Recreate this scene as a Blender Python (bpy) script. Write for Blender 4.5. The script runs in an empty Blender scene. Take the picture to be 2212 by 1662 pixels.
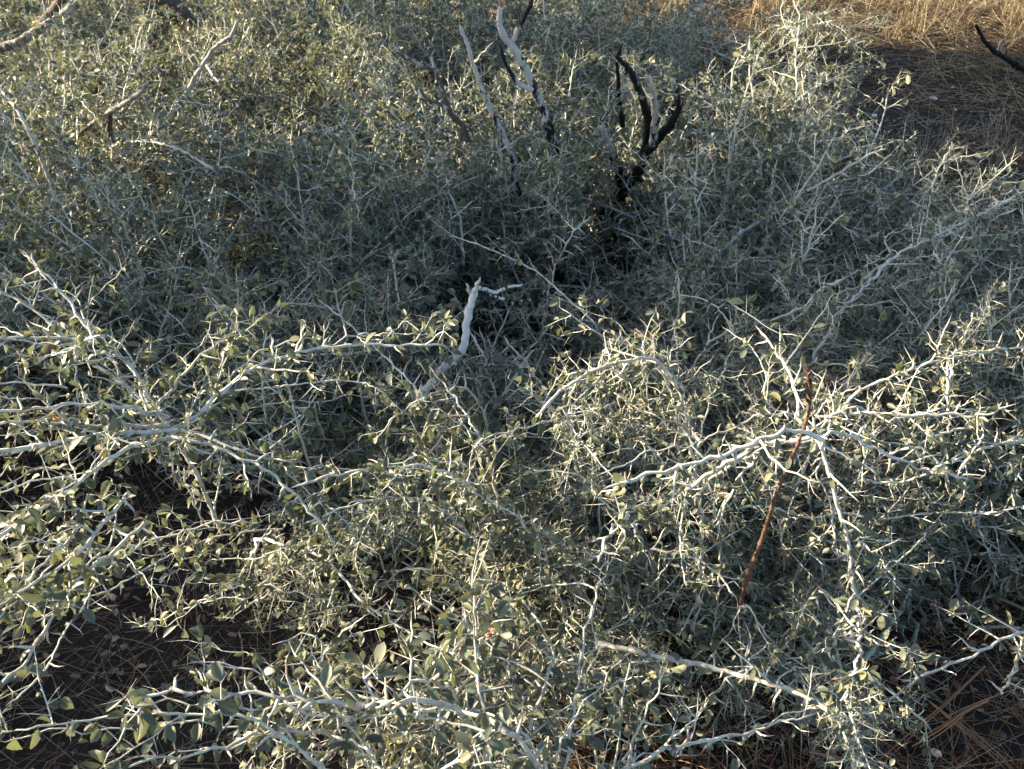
import bpy, math, random
import numpy as np
from mathutils import Matrix, Vector, Euler
R = math.radians
rng = np.random.default_rng(11)
random.seed(11)
scene = bpy.context.scene
col = scene.collection

# ------------------------------------------------------------------ camera, sky, sun, exposure
CAM = np.array((0.0, 0.0, 1.6)); PITCH = R(38); FV = 1841.0
cd = bpy.data.cameras.new('camera'); cam = bpy.data.objects.new('camera', cd); col.objects.link(cam)
cam.location = CAM; cam.rotation_euler = (R(90) - PITCH, 0, 0)
cd.sensor_width = 36; cd.lens = 36 * 1918 / 2305; cd.clip_start = 0.02; cd.clip_end = 400
cd.dof.use_dof = True; cd.dof.focus_distance = 1.55; cd.dof.aperture_fstop = 22
scene.camera = cam
SUN_EL = R(21); SUN_A = R(-12)                    # light travels towards (cos a, sin a)
LX, LY = math.cos(SUN_A), math.sin(SUN_A)
world = bpy.data.worlds.new('World'); scene.world = world; world.use_nodes = True
wn = world.node_tree; wn.nodes.clear()
sky = wn.nodes.new('ShaderNodeTexSky'); sky.sky_type = 'NISHITA'; sky.sun_disc = False
sky.dust_density = 1.4; sky.ozone_density = 1.0; sky.sun_elevation = SUN_EL; sky.sun_rotation = math.atan2(-LX, -LY)
bg = wn.nodes.new('ShaderNodeBackground'); bg.inputs[1].default_value = 0.078
wo = wn.nodes.new('ShaderNodeOutputWorld')
wn.links.new(sky.outputs[0], bg.inputs[0]); wn.links.new(bg.outputs[0], wo.inputs[0])
sl = bpy.data.lights.new('sun', 'SUN'); sl.energy = 5.0; sl.angle = R(0.5); sl.color = (1.0, 0.82, 0.56)
so = bpy.data.objects.new('sun', sl); col.objects.link(so)
dvec = Vector((LX * math.cos(SUN_EL), LY * math.cos(SUN_EL), -math.sin(SUN_EL)))
so.rotation_euler = dvec.to_track_quat('-Z', 'Y').to_euler(); so.location = (-6, 2, 6)
scene.view_settings.view_transform = 'Standard'; scene.view_settings.look = 'None'
scene.view_settings.gamma = 1; scene.view_settings.use_curve_mapping = False
scene.view_settings.exposure = 2.3
scene.render.engine = 'CYCLES'
cy = scene.cycles
cy.adaptive_threshold = 0.03; cy.max_bounces = 5; cy.diffuse_bounces = 3; cy.glossy_bounces = 2; cy.transmission_bounces = 3; cy.transparent_max_bounces = 4
cy.use_denoising = True; cy.denoiser = 'OPENIMAGEDENOISE'; cy.denoising_prefilter = 'ACCURATE'
cy.sample_clamp_indirect = 4; cy.caustics_reflective = False; cy.caustics_refractive = False

# ------------------------------------------------------------------ materials
def mat(name):
    m = bpy.data.materials.new(name); m.use_nodes = True
    nt = m.node_tree; nt.nodes.clear()
    out = nt.nodes.new('ShaderNodeOutputMaterial')
    return m, nt, out
def N(nt, t, **kw):
    n = nt.nodes.new(t)
    for k, v in kw.items():
        if k.startswith('i_'): n.inputs[int(k[2:])].default_value = v
        else: setattr(n, k, v)
    return n
def noise(nt, scale, detail=3, rough=0.6, coords='Object', stretch=None):
    tc = N(nt, 'ShaderNodeTexCoord'); n = N(nt, 'ShaderNodeTexNoise')
    n.inputs['Scale'].default_value = scale; n.inputs['Detail'].default_value = detail; n.inputs['Roughness'].default_value = rough
    if stretch:
        mp = N(nt, 'ShaderNodeMapping'); mp.inputs['Scale'].default_value = stretch
        nt.links.new(tc.outputs[coords], mp.inputs[0]); nt.links.new(mp.outputs[0], n.inputs['Vector'])
    else: nt.links.new(tc.outputs[coords], n.inputs['Vector'])
    return n.outputs['Fac']
def ramp(nt, fac, stops):
    r = N(nt, 'ShaderNodeValToRGB'); e = r.color_ramp.elements
    while len(e) < len(stops): e.new(0.5)
    for k, (p, c) in enumerate(stops): e[k].position = p; e[k].color = (*c, 1)
    nt.links.new(fac, r.inputs[0]); return r.outputs[0]
def mix(nt, fac, a, b, mode='MIX'):
    m = N(nt, 'ShaderNodeMixRGB', blend_type=mode)
    for k, v in enumerate((fac, a, b)):
        if hasattr(v, 'links'): nt.links.new(v, m.inputs[k])
        elif isinstance(v, (int, float)): m.inputs[k].default_value = v
        else: m.inputs[k].default_value = (*v, 1)
    return m.outputs[0]
def attr(nt, name):
    a = N(nt, 'ShaderNodeAttribute'); a.attribute_name = name; return a.outputs['Fac']
def bsdf(nt, out, colr, rough=0.7, spec=0.3, bump=None, bstr=0.3, bdist=0.001):
    b = N(nt, 'ShaderNodeBsdfPrincipled')
    if hasattr(colr, 'links'): nt.links.new(colr, b.inputs['Base Color'])
    else: b.inputs['Base Color'].default_value = (*colr, 1)
    b.inputs['Roughness'].default_value = rough; b.inputs['Specular IOR Level'].default_value = spec
    if bump is not None:
        bp = N(nt, 'ShaderNodeBump'); bp.inputs['Strength'].default_value = bstr; bp.inputs['Distance'].default_value = bdist
        nt.links.new(bump, bp.inputs['Height']); nt.links.new(bp.outputs[0], b.inputs['Normal'])
    nt.links.new(b.outputs[0], out.inputs[0]); return b

def leaf_mat(name, stops, trans=(0.19, 0.21, 0.07), tw=0.24):
    m, nt, out = mat(name)
    oi = N(nt, 'ShaderNodeObjectInfo')
    ad = N(nt, 'ShaderNodeMath', operation='ADD'); nt.links.new(attr(nt, 'tint'), ad.inputs[0]); nt.links.new(oi.outputs['Random'], ad.inputs[1])
    fr = N(nt, 'ShaderNodeMath', operation='FRACT'); nt.links.new(ad.outputs[0], fr.inputs[0])
    c = ramp(nt, fr.outputs[0], stops)
    g = N(nt, 'ShaderNodeNewGeometry')
    c = mix(nt, 0.22, c, mix(nt, noise(nt, 330, 4, .7), (0.02, 0.03, 0.02), (0.30, 0.31, 0.25)))
    c = mix(nt, g.outputs['Backfacing'], c, mix(nt, 0.30, c, (0.22, 0.25, 0.19)))
    b = bsdf(nt, out, c, 0.48, 0.4)
    t = N(nt, 'ShaderNodeBsdfTranslucent'); t.inputs[0].default_value = (*trans, 1)
    ms = N(nt, 'ShaderNodeMixShader'); ms.inputs[0].default_value = tw
    nt.links.new(b.outputs[0], ms.inputs[1]); nt.links.new(t.outputs[0], ms.inputs[2]); nt.links.new(ms.outputs[0], out.inputs[0])
    return m
M = {}
M['leaf'] = leaf_mat('grey_green_leaf', [(0.0, (0.022, 0.034, 0.028)), (0.35, (0.042, 0.060, 0.047)), (0.65, (0.088, 0.106, 0.080)), (0.88, (0.17, 0.185, 0.115)), (0.95, (0.28, 0.27, 0.12)), (1.0, (0.26, 0.17, 0.10))])
M['tree_leaf'] = leaf_mat('dark_tree_leaf', [(0.0, (0.03, 0.05, 0.02)), (0.5, (0.05, 0.075, 0.03)), (1.0, (0.08, 0.10, 0.04))], tw=0.1)

def bark(name, a, b, tipc, dark=(0.16, 0.15, 0.13)):
    m, nt, out = mat(name)
    n1 = noise(nt, 45, 4, 0.65); n2 = noise(nt, 420, 3, 0.7)
    oi = N(nt, 'ShaderNodeObjectInfo'); c = mix(nt, ramp(nt, n1, [(.3, (0, 0, 0)), (.7, (1, 1, 1))]), a, b)
    c = mix(nt, ramp(nt, oi.outputs['Random'], [(0, (0, 0, 0)), (1, (.45, .45, .45))]), c, (a[0] * .62, a[1] * .62, a[2] * .55))
    c = mix(nt, ramp(nt, noise(nt, 14, 3, .6), [(.48, (0, 0, 0)), (.66, (.7, .7, .7))]), c, (.33, .29, .24))
    c = mix(nt, ramp(nt, n2, [(0.53, (0, 0, 0)), (0.68, (0.75, 0.75, 0.75))]), c, dark)
    t = attr(nt, 'tip')
    c = mix(nt, t, c, tipc)
    bsdf(nt, out, c, 0.62, 0.3, n2, 0.35, 0.0006); return m
M['twig'] = bark('pale_waxy_bark', (0.46, 0.50, 0.44), (0.72, 0.71, 0.64), (0.26, 0.13, 0.10))
M['stem'] = bark('grey_green_bark', (0.24, 0.28, 0.23), (0.42, 0.44, 0.38), (0.2, 0.15, 0.12))

def dead(name, white, grey, blackc, lo, hi, scale=22):
    m, nt, out = mat(name)
    t = attr(nt, 'tip'); n = noise(nt, scale, 5, 0.7, stretch=(1, 1, 0.35)); n2 = noise(nt, 160, 4, 0.7, stretch=(1, 1, 0.12))
    s = N(nt, 'ShaderNodeMath', operation='ADD'); nt.links.new(t, s.inputs[0]); nt.links.new(n, s.inputs[1])
    wood = mix(nt, n2, white, grey)
    msk = ramp(nt, s.outputs[0], [(lo, (0, 0, 0)), (hi, (1, 1, 1))])
    bsdf(nt, out, mix(nt, msk, wood, blackc), 0.8, 0.2, n2, 0.7, 0.003); return m
M['bleached'] = dead('bleached_dead_wood', (0.62, 0.63, 0.62), (0.40, 0.41, 0.40), (0.02, 0.018, 0.016), 0.66, 0.70, 60)
M['charred'] = dead('charred_dead_wood', (0.58, 0.56, 0.53), (0.22, 0.21, 0.20), (0.012, 0.011, 0.011), 0.76, 0.83, 40)
M['weathered'] = dead('weathered_dead_wood', (0.40, 0.385, 0.36), (0.20, 0.19, 0.175), (0.07, 0.06, 0.055), 0.60, 0.72, 55)
def simple(name, stops, scale=60, rough=0.8, spec=0.2, use='tint', trans=None):
    m, nt, out = mat(name)
    f = attr(nt, use)
    s = N(nt, 'ShaderNodeMath', operation='MULTIPLY_ADD'); nt.links.new(noise(nt, scale, 3), s.inputs[0]); s.inputs[1].default_value = 0.35
    nt.links.new(f, s.inputs[2])
    s2 = N(nt, 'ShaderNodeMath', operation='SUBTRACT'); nt.links.new(s.outputs[0], s2.inputs[0]); s2.inputs[1].default_value = 0.17
    b = bsdf(nt, out, ramp(nt, s2.outputs[0], stops), rough, spec)
    if trans:
        t = N(nt, 'ShaderNodeBsdfTranslucent'); t.inputs[0].default_value = (*trans, 1)
        ms = N(nt, 'ShaderNodeMixShader'); ms.inputs[0].default_value = 0.3
        nt.links.new(b.outputs[0], ms.inputs[1]); nt.links.new(t.outputs[0], ms.inputs[2]); nt.links.new(ms.outputs[0], out.inputs[0])
    return m
M['straw'] = simple('dry_straw', [(0, (0.03, 0.022, 0.015)), (0.45, (0.11, 0.08, 0.05)), (0.75, (0.36, 0.29, 0.19)), (1, (0.60, 0.53, 0.38))], trans=(0.3, 0.23, 0.12))
M['straw_grey'] = simple('grey_dry_stalk', [(0, (0.12, 0.10, 0.07)), (0.5, (0.24, 0.20, 0.14)), (1, (0.40, 0.35, 0.26))])
M['needle'] = simple('brown_pine_needle', [(0, (0.10, 0.045, 0.025)), (0.5, (0.24, 0.12, 0.06)), (1, (0.42, 0.25, 0.13))], rough=0.5)
M['litter'] = simple('dead_leaf_litter', [(0, (0.05, 0.026, 0.016)), (0.4, (0.15, 0.078, 0.045)), (0.75, (0.28, 0.18, 0.12)), (1, (0.50, 0.42, 0.32))])
M['stone'] = simple('pale_grit', [(0, (0.07, 0.06, 0.06)), (0.7, (0.11, 0.10, 0.09)), (1, (0.26, 0.24, 0.22))], 120)
M['white_stone'] = simple('white_quartz', [(0, (0.28, 0.26, 0.24)), (1, (0.62, 0.61, 0.58))], 120)
M['rust'] = simple('rust_brown_stalk', [(0, (0.05, 0.032, 0.024)), (0.5, (0.13, 0.075, 0.050)), (1, (0.30, 0.19, 0.14))], 180)
M['red_leaf'] = simple('orange_dead_leaf', [(0, (0.22, 0.08, 0.045)), (1, (0.42, 0.20, 0.12))], 200)
m, nt, out = mat('dark_soil'); M['soil'] = m
n1 = noise(nt, 1.3, 5); n2 = noise(nt, 28, 6, 0.7); n3 = noise(nt, 160, 3, 0.7)
c = mix(nt, n1, (0.010, 0.008, 0.007), (0.032, 0.024, 0.019)); c = mix(nt, 0.75, c, mix(nt, n2, (0.008, 0.007, 0.006), (0.055, 0.046, 0.040)))
c = mix(nt, ramp(nt, n3, [(0.62, (0, 0, 0)), (0.72, (0.6, 0.6, 0.6))]), c, (0.10, 0.085, 0.075))
bsdf(nt, out, c, 0.95, 0.1, n2, 0.8, 0.02)

# ------------------------------------------------------------------ mesh builder (triangles only, numpy)
LEAF_HI = (np.array([(0, 0, 0), (.16, 0, 0), (.48, 0, 0), (.80, 0, 0), (1, 0, 0),
                     (.16, .62, 0), (.48, 1, 0), (.80, .72, 0), (.16, -.62, 0), (.48, -1, 0), (.80, -.72, 0),
                     (-.16, .07, 0), (-.16, -.07, 0), (0, .07, 0), (0, -.07, 0)], float),
           np.array([(0, 5, 1), (1, 5, 6), (1, 6, 2), (2, 6, 7), (2, 7, 3), (3, 7, 4),
                     (0, 1, 8), (1, 9, 8), (1, 2, 9), (2, 10, 9), (2, 3, 10), (3, 4, 10), (11, 12, 14), (11, 14, 13)], int)[:, ::-1])
LEAF_LO = (np.array([(0, 0, 0), (.55, 0, 0), (1, 0, 0), (.25, .8, 0), (.75, .9, 0), (.25, -.8, 0), (.75, -.9, 0)], float),
           np.array([(0, 3, 1), (3, 4, 1), (4, 2, 1), (0, 1, 5), (5, 1, 6), (6, 1, 2)], int)[:, ::-1])
def unit(v):
    v = np.asarray(v, float); return v / max(1e-9, np.linalg.norm(v))
def leaf_verts(T, L, W, fold, curl):
    v = T.copy(); x = v[:, 0]; y = v[:, 1]
    z = fold * np.abs(y) * W / 2 - curl * np.clip(x, 0, 1) ** 2 * L
    return np.stack([x * L, y * W / 2, z], 1)
def frame_from(d, up):
    d = unit(d); n = up - d * np.dot(up, d)
    if np.linalg.norm(n) < 1e-3: n = np.cross(d, (1, 0, 0.3))
    n = unit(n); return np.stack([d, np.cross(n, d), n], 1)       # columns
class MB:
    def __init__(s): s.v = []; s.f = []; s.t = []; s.p = []; s.m = []; s.n = 0
    def add(s, v, f, tint=0.0, tip=0.0, mi=0):
        v = np.asarray(v, float); f = np.asarray(f, int)
        s.v.append(v); s.f.append(f + s.n); s.n += len(v)
        s.t.append(np.broadcast_to(tint, (len(v),)).astype(float)); s.p.append(np.broadcast_to(tip, (len(v),)).astype(float))
        s.m.append(np.full(len(f), mi, int))
    def tube(s, P, r, k=5, tint=0.0, tip=0.0, mi=0, cap=False, rough=0.0):
        P = np.asarray(P, float); n = len(P); r = np.broadcast_to(r, (n,)).astype(float)
        T = np.gradient(P, axis=0); T /= np.maximum(1e-9, np.linalg.norm(T, axis=1, keepdims=True))
        a = np.array((0.31, 0.2, 0.93)) if abs(T[0] @ np.array((0.31, 0.2, 0.93))) < 0.85 else np.array((1.0, 0.1, 0))
        U = np.cross(T, a); U /= np.maximum(1e-9, np.linalg.norm(U, axis=1, keepdims=True)); V = np.cross(T, U)
        th = np.arange(k) * 2 * math.pi / k
        rr = r[:, None] * (1 + (rng.uniform(-rough, rough, (n, k)) if rough else 0))
        ring = P[:, None] + rr[..., None] * (np.cos(th)[None, :, None] * U[:, None] + np.sin(th)[None, :, None] * V[:, None])
        v = ring.reshape(-1, 3); i = np.arange(n - 1)[:, None] * k; j = np.arange(k)[None]; j2 = (j + 1) % k
        a0, a1, b0, b1 = i + j, i + j2, i + k + j, i + k + j2
        f = np.concatenate([np.stack([a0, a1, b1], -1).reshape(-1, 3), np.stack([a0, b1, b0], -1).reshape(-1, 3)])
        tp = np.repeat(np.broadcast_to(tip, (n,)), k)
        if cap:
            v = np.vstack([v, P[-1] + T[-1] * r[-1] * 0.6]); c = len(v) - 1; tp = np.append(tp, tp[-1])
            e = (n - 1) * k + np.arange(k); f = np.vstack([f, np.stack([e, (n - 1) * k + (np.arange(k) + 1) % k, np.full(k, c)], 1)])
        s.add(v, f, tint, tp, mi)
    def leaf(s, p, d, up, L, W, fold, curl, tint, mi=0, T=LEAF_HI):
        F = frame_from(d, up); s.add(leaf_verts(T[0], L, W, fold, curl) @ F.T + p, T[1], tint, 0, mi)
    def mesh(s, name, mats, smooth=True):
        me = bpy.data.meshes.new(name)
        if not s.v: return me
        v = np.concatenate(s.v); f = np.concatenate(s.f); nf = len(f)
        me.vertices.add(len(v)); me.vertices.foreach_set('co', v.astype(np.float32).ravel())
        me.loops.add(nf * 3); me.loops.foreach_set('vertex_index', f.astype(np.int32).ravel())
        me.polygons.add(nf); me.polygons.foreach_set('loop_start', np.arange(0, nf * 3, 3, dtype=np.int32))
        for m_ in mats: me.materials.append(m_)
        me.polygons.foreach_set('material_index', np.concatenate(s.m).astype(np.int32))
        me.polygons.foreach_set('use_smooth', np.full(nf, smooth))
        for nm, arr in (('tint', s.t), ('tip', s.p)):
            a = me.attributes.new(nm, 'FLOAT', 'POINT'); a.data.foreach_set('value', np.concatenate(arr).astype(np.float32))
        me.update(calc_edges=True); return me
def link(name, data, parent=None, loc=None, **props):
    o = bpy.data.objects.new(name, data); col.objects.link(o)
    if parent: o.parent = parent
    if loc is not None: o.location = loc
    for k, v in props.items(): o[k] = v
    return o
def thing(name, label, cat, loc, group=None):
    o = link(name, None, None, loc, label=label, category=cat); o.empty_display_size = 0.1
    if group: o['group'] = group
    return o

# picture position (2212 x 1662 view) and depth -> world
def ray(px, py):
    r = (px - 1106) / FV; u = (831 - py) / FV
    return np.array((r, math.cos(PITCH) + math.sin(PITCH) * u, -math.sin(PITCH) + math.cos(PITCH) * u))
def depth_at(px, py, z): return (CAM[2] - z) / -ray(px, py)[2]
def at(px, py, t): return CAM + ray(px, py) * t
CR = {1: (0, 0), 2: (720, 0), 3: (1444.3, 0), 4: (0, 537.4), 5: (720, 537.4), 6: (1444.3, 537.4), 7: (0, 1084.4), 8: (720, 1084.4), 9: (1444.3, 1084.4)}
def pix(c, pts):
    ox, oy = CR[c]; return [(ox + x * .3471, oy + y * .3471) for x, y in pts]
def path3(pp, z0, z1):
    t0 = depth_at(*pp[0], z0); t1 = depth_at(*pp[-1], z1)
    q = np.array(pp, float); s = np.concatenate([[0], np.cumsum(np.linalg.norm(np.diff(q, axis=0), axis=1))]); s /= s[-1]
    T = t0 + (t1 - t0) * s
    return np.array([at(x, y, t) for (x, y), t in zip(pp, T)]), T
def resample(P, step, *vals):
    s = np.concatenate([[0], np.cumsum(np.linalg.norm(np.diff(P, axis=0), axis=1))]); n = max(2, int(round(s[-1] / step)) + 1)
    ss = np.linspace(0, s[-1], n)
    out = [np.stack([np.interp(ss, s, P[:, k]) for k in range(3)], 1)]
    for v in vals: out.append(np.interp(ss, s, v))
    return out + [s[-1]]

# ------------------------------------------------------------------ thorny twig growth
UP = np.array((0, 0, 1.0))
def side_dir(d, ang, az):
    F = frame_from(d, UP if abs(unit(d)[2]) < 0.95 else np.array((1.0, 0, 0)))
    r = F[:, 1] * math.cos(az) + F[:, 2] * math.sin(az)
    return unit(F[:, 0] * math.cos(ang) + r * math.sin(ang))
def zigzag(p, d, L, step, amp, curve):
    pts = [np.array(p, float)]; d = unit(d); s = 1
    az = rng.uniform(0, 6.28)
    for k in range(max(2, int(L / step))):
        dd = unit(side_dir(d, amp * rng.uniform(0.4, 1.5), az + (0 if s > 0 else math.pi) + rng.uniform(-.5, .5)))
        pts.append(pts[-1] + dd * step * rng.uniform(.75, 1.25)); s = -s
        d = unit(d + curve * step + rng.normal(0, .05, 3))
    return np.array(pts)
def thorn_into(mb, p, d, L, r, k=4):
    b = rng.normal(0, .05, 3) * L
    P = np.array([p, p + d * L * .35 + b * .5, p + d * L * .75 + b * .6, p + d * L])
    mb.tube(P, [r, r * .72, r * .38, r * .05], k, 0, [0, .08, .45, .9], 0)
def leaf_here(sink, p, d, scale=1.0, droop=0.55):
    L = rng.uniform(.0105, .0205) * scale * rng.choice([1, 1, 1.15, .7]); W = L * rng.uniform(.40, .68)
    dd = unit(d + np.array((0, 0, -droop * rng.uniform(0, 1.6))) + rng.normal(0, .35, 3))
    up = unit(UP + rng.normal(0, .55, 3))
    sink.append((p + dd * .003, dd, up, L, W, rng.uniform(.15, 1.1), rng.uniform(-.05, .42), rng.uniform(0, 1)))
def shoot(mb, leaves, p, d, L, r, k=4, dens=1.0, sub=True, curve=None):
    """a side shoot: zigzag, thorns, leaves, ending in a thorn"""
    P = zigzag(p, d, L, .016, .20, np.zeros(3) if curve is None else curve); n = len(P)
    rr = np.linspace(r, r * .42, n); rr[-1] *= .25
    mb.tube(P, rr, k, 0, np.where(np.arange(n) > n - 2, .75, 0.0), 0)
    az = rng.uniform(0, 6.28)
    for i in range(1, n - 1):
        dd = unit(P[i + 1] - P[i]); az += 2.4
        if rng.random() < .52:
            thorn_into(mb, P[i], side_dir(dd, R(rng.uniform(55, 88)), az), rng.uniform(.014, .040), rr[i] * .95, 3)
        if sub and L > .06 and rng.random() < .26:
            shoot(mb, leaves, P[i], side_dir(dd, R(rng.uniform(45, 75)), az + 1), L * rng.uniform(.3, .55), rr[i] * .7, 3, dens, False)
        nl = rng.poisson(1.75 * dens)
        for _ in range(min(nl, 4)): leaf_here(leaves, P[i], side_dir(dd, R(rng.uniform(40, 85)), az + rng.uniform(-1.3, 1.3) + 2))
def make_spray(tilt, L, dens, k=4, drp=0.0):
    mb = MB(); lv = []
    d0 = np.array((math.sin(tilt), 0, math.cos(tilt)))
    P = zigzag((0, 0, 0), d0, L, .030, .10, np.array((0, 0, -drp))); n = len(P)
    rr = np.linspace(.0034, .0013, n); rr[-1] = .0002
    mb.tube(P, rr, k + 1, 0, np.where(np.arange(n) > n - 2, .6, 0.0), 0)
    az = rng.uniform(0, 6.28)
    for i in range(1, n - 1):
        f = i / n; dd = unit(P[i + 1] - P[i]); az += 2.4 + rng.uniform(-.5, .5)
        if rng.random() < .86:
            shoot(mb, lv, P[i], side_dir(dd, R(rng.uniform(42, 80)), az), L * rng.uniform(.18, .50) * (1.15 - .75 * f), rr[i] * .8, 3, dens)
            for q_ in range(rng.choice([0, 1, 1])): shoot(mb, lv, P[i], side_dir(dd, R(rng.uniform(42, 80)), az + math.pi + q_ * 1.5), L * rng.uniform(.10, .3), rr[i] * .7, 3, dens)
        else: thorn_into(mb, P[i], side_dir(dd, R(rng.uniform(60, 85)), az), rng.uniform(.02, .04), rr[i] * .7)
        if rng.random() < .6 * dens: leaf_here(lv, P[i], side_dir(dd, R(60), az + 2))
    return mb, lv
def leaves_mesh(name, lv, T, matl, base=None):
    mb = MB()
    for p, d, up, L, W, fo, cu, ti in lv: mb.leaf(p if base is None else p - base, d, up, L, W, fo, cu, ti, 0, T)
    return mb.mesh(name, [matl], True)
SPR = {}                                                       # class -> list of (wood mesh, foliage near, foliage far)
for cls, tilt, L, drp in (('up', 12, .42, 0), ('mid', 40, .44, .4), ('low', 68, .46, 1.2), ('arch', 58, .52, 3.0)):
    for q in range(12):
        mb, lv = make_spray(R(tilt + rng.uniform(-8, 8)), L * rng.uniform(.8, 1.2), 0.72 if q < 6 else 1.45, 4, drp)
        SPR.setdefault(cls, []).append((mb.mesh('branch', [M['twig']]), leaves_mesh('foliage', lv, LEAF_HI, M['leaf']), leaves_mesh('foliage', lv, LEAF_LO, M['leaf'])))

# leaf and thorn meshes shared by the single leaves near the camera
LEAFM = []
for k in range(14):
    mb = MB(); L = 1.0; mb.add(leaf_verts(LEAF_HI[0], 1, rng.uniform(.38, .64), rng.uniform(.15, 1.2), rng.uniform(-.05, .38)), LEAF_HI[1], rng.uniform(0, 1))
    LEAFM.append(mb.mesh('leaf', [M['leaf']]))
THORNM = []
for k in range(5):
    mb = MB(); b = rng.normal(0, .03, 3)
    mb.tube(np.array([(0, 0, 0), (.3, b[0], b[1]), (.65, b[1], b[2]), (.9, b[2], b[0] / 2), (1, 0, 0)]), [.052, .040, .026, .010, .002], 5, 0, [0, .1, .4, .8, .95])
    THORNM.append(mb.mesh('thorn', [M['twig']]))

# ------------------------------------------------------------------ shrubs
# key: x, y, rx, ry, top height, number of sprays, lowest fraction, label
SH = {
 'A': (-1.12, 1.0, .38, .42, .56, 22, .3, 'thorny shrub at lower left with sunlit pale branches reaching over the dark bare patch'),
 'B': (-.16, .42, .44, .24, .60, 34, .5, 'thorny shrub along the bottom edge with a long sunlit branch pointing left over dark soil'),
 'C': (.62, .98, .42, .36, .56, 44, .25, 'thorny shrub wrapped round the rust brown stalk, its pale branches meeting in a star'),
 'D': (.76, 2.28, .46, .55, .55, 70, .1, 'thorny shrub with two tall upright pale twigs beside the open grassy ground'),
 'E': (1.40, 1.58, .42, .40, .46, 44, .1, 'thorny shrub at the right edge with long pale shoots, before the dry weeds'),
 'F': (.02, 2.55, .62, .42, .56, 66, .1, 'shaded thorny shrub growing round the tall forked charred snag'),
 'G': (-.85, 2.10, .60, .45, .56, 66, .1, 'shaded dark green thorny shrub behind the sunlit left branches'),
 'H': (-1.75, 3.20, .75, .70, .62, 90, .1, 'thorny shrub at upper left dappled by warm sun below the curved weathered log'),
 'I': (-.35, 4.00, .95, .65, .60, 100, .1, 'dense thorny shrub at the top centre behind the snags, in shade'),
 'J': (.15, 1.28, .50, .36, .36, 60, .2, 'low leafy thorny shrub in shade below the sunlit arching branch'),
 'K': (.75, 1.55, .42, .35, .42, 46, .1, 'leafy low thorny shrub between the star of pale branches and open ground'),
 'L': (.95, 1.10, .36, .26, .24, 24, .1, 'low sparse thorny shrub over the reddish litter at lower right'),
 'N': (.52, 3.45, .40, .50, .36, 30, .1, 'low thorny shrub at the edge of the open grassy ground beneath the golden grass'),
 'O': (-.42, 1.45, .40, .30, .36, 40, .1, 'leafy thorny shrub round the foot of the white bleached branch'),
 'S': (-1.75, .95, .45, .5, .60, 24, .1, 'thorny shrub cut off by the left edge, low and dense below the sunlit branches'),  # added off-frame to keep sun off the near ground at lower left
 'T': (-2.75, 4.55, .85, .7, .60, 60, .1, 'thorny shrub at the top left corner behind the curved weathered log'),
 'U': (-1.25, 5.25, .90, .6, .55, 60, .1, 'sunlit thorny shrub at the top edge near the dark grey log'),
 'V': (.45, 4.95, .60, .55, .42, 44, .1, 'low thorny shrub at the top edge where the thicket meets golden grass'),
 'Q': (-1.62, 1.75, .42, .5, .56, 26, .2, 'thorny shrub at the left edge where two pale stems cross the shade'),
}
roots = {}; shrub_n = {}
for key, (x, y, rx, ry, h, n, lo, lab) in SH.items():
    roots[key] = thing('thorny_shrub', lab, 'shrub', (x, y, 0), 'thorny grey green shrubs of the thicket')
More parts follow.
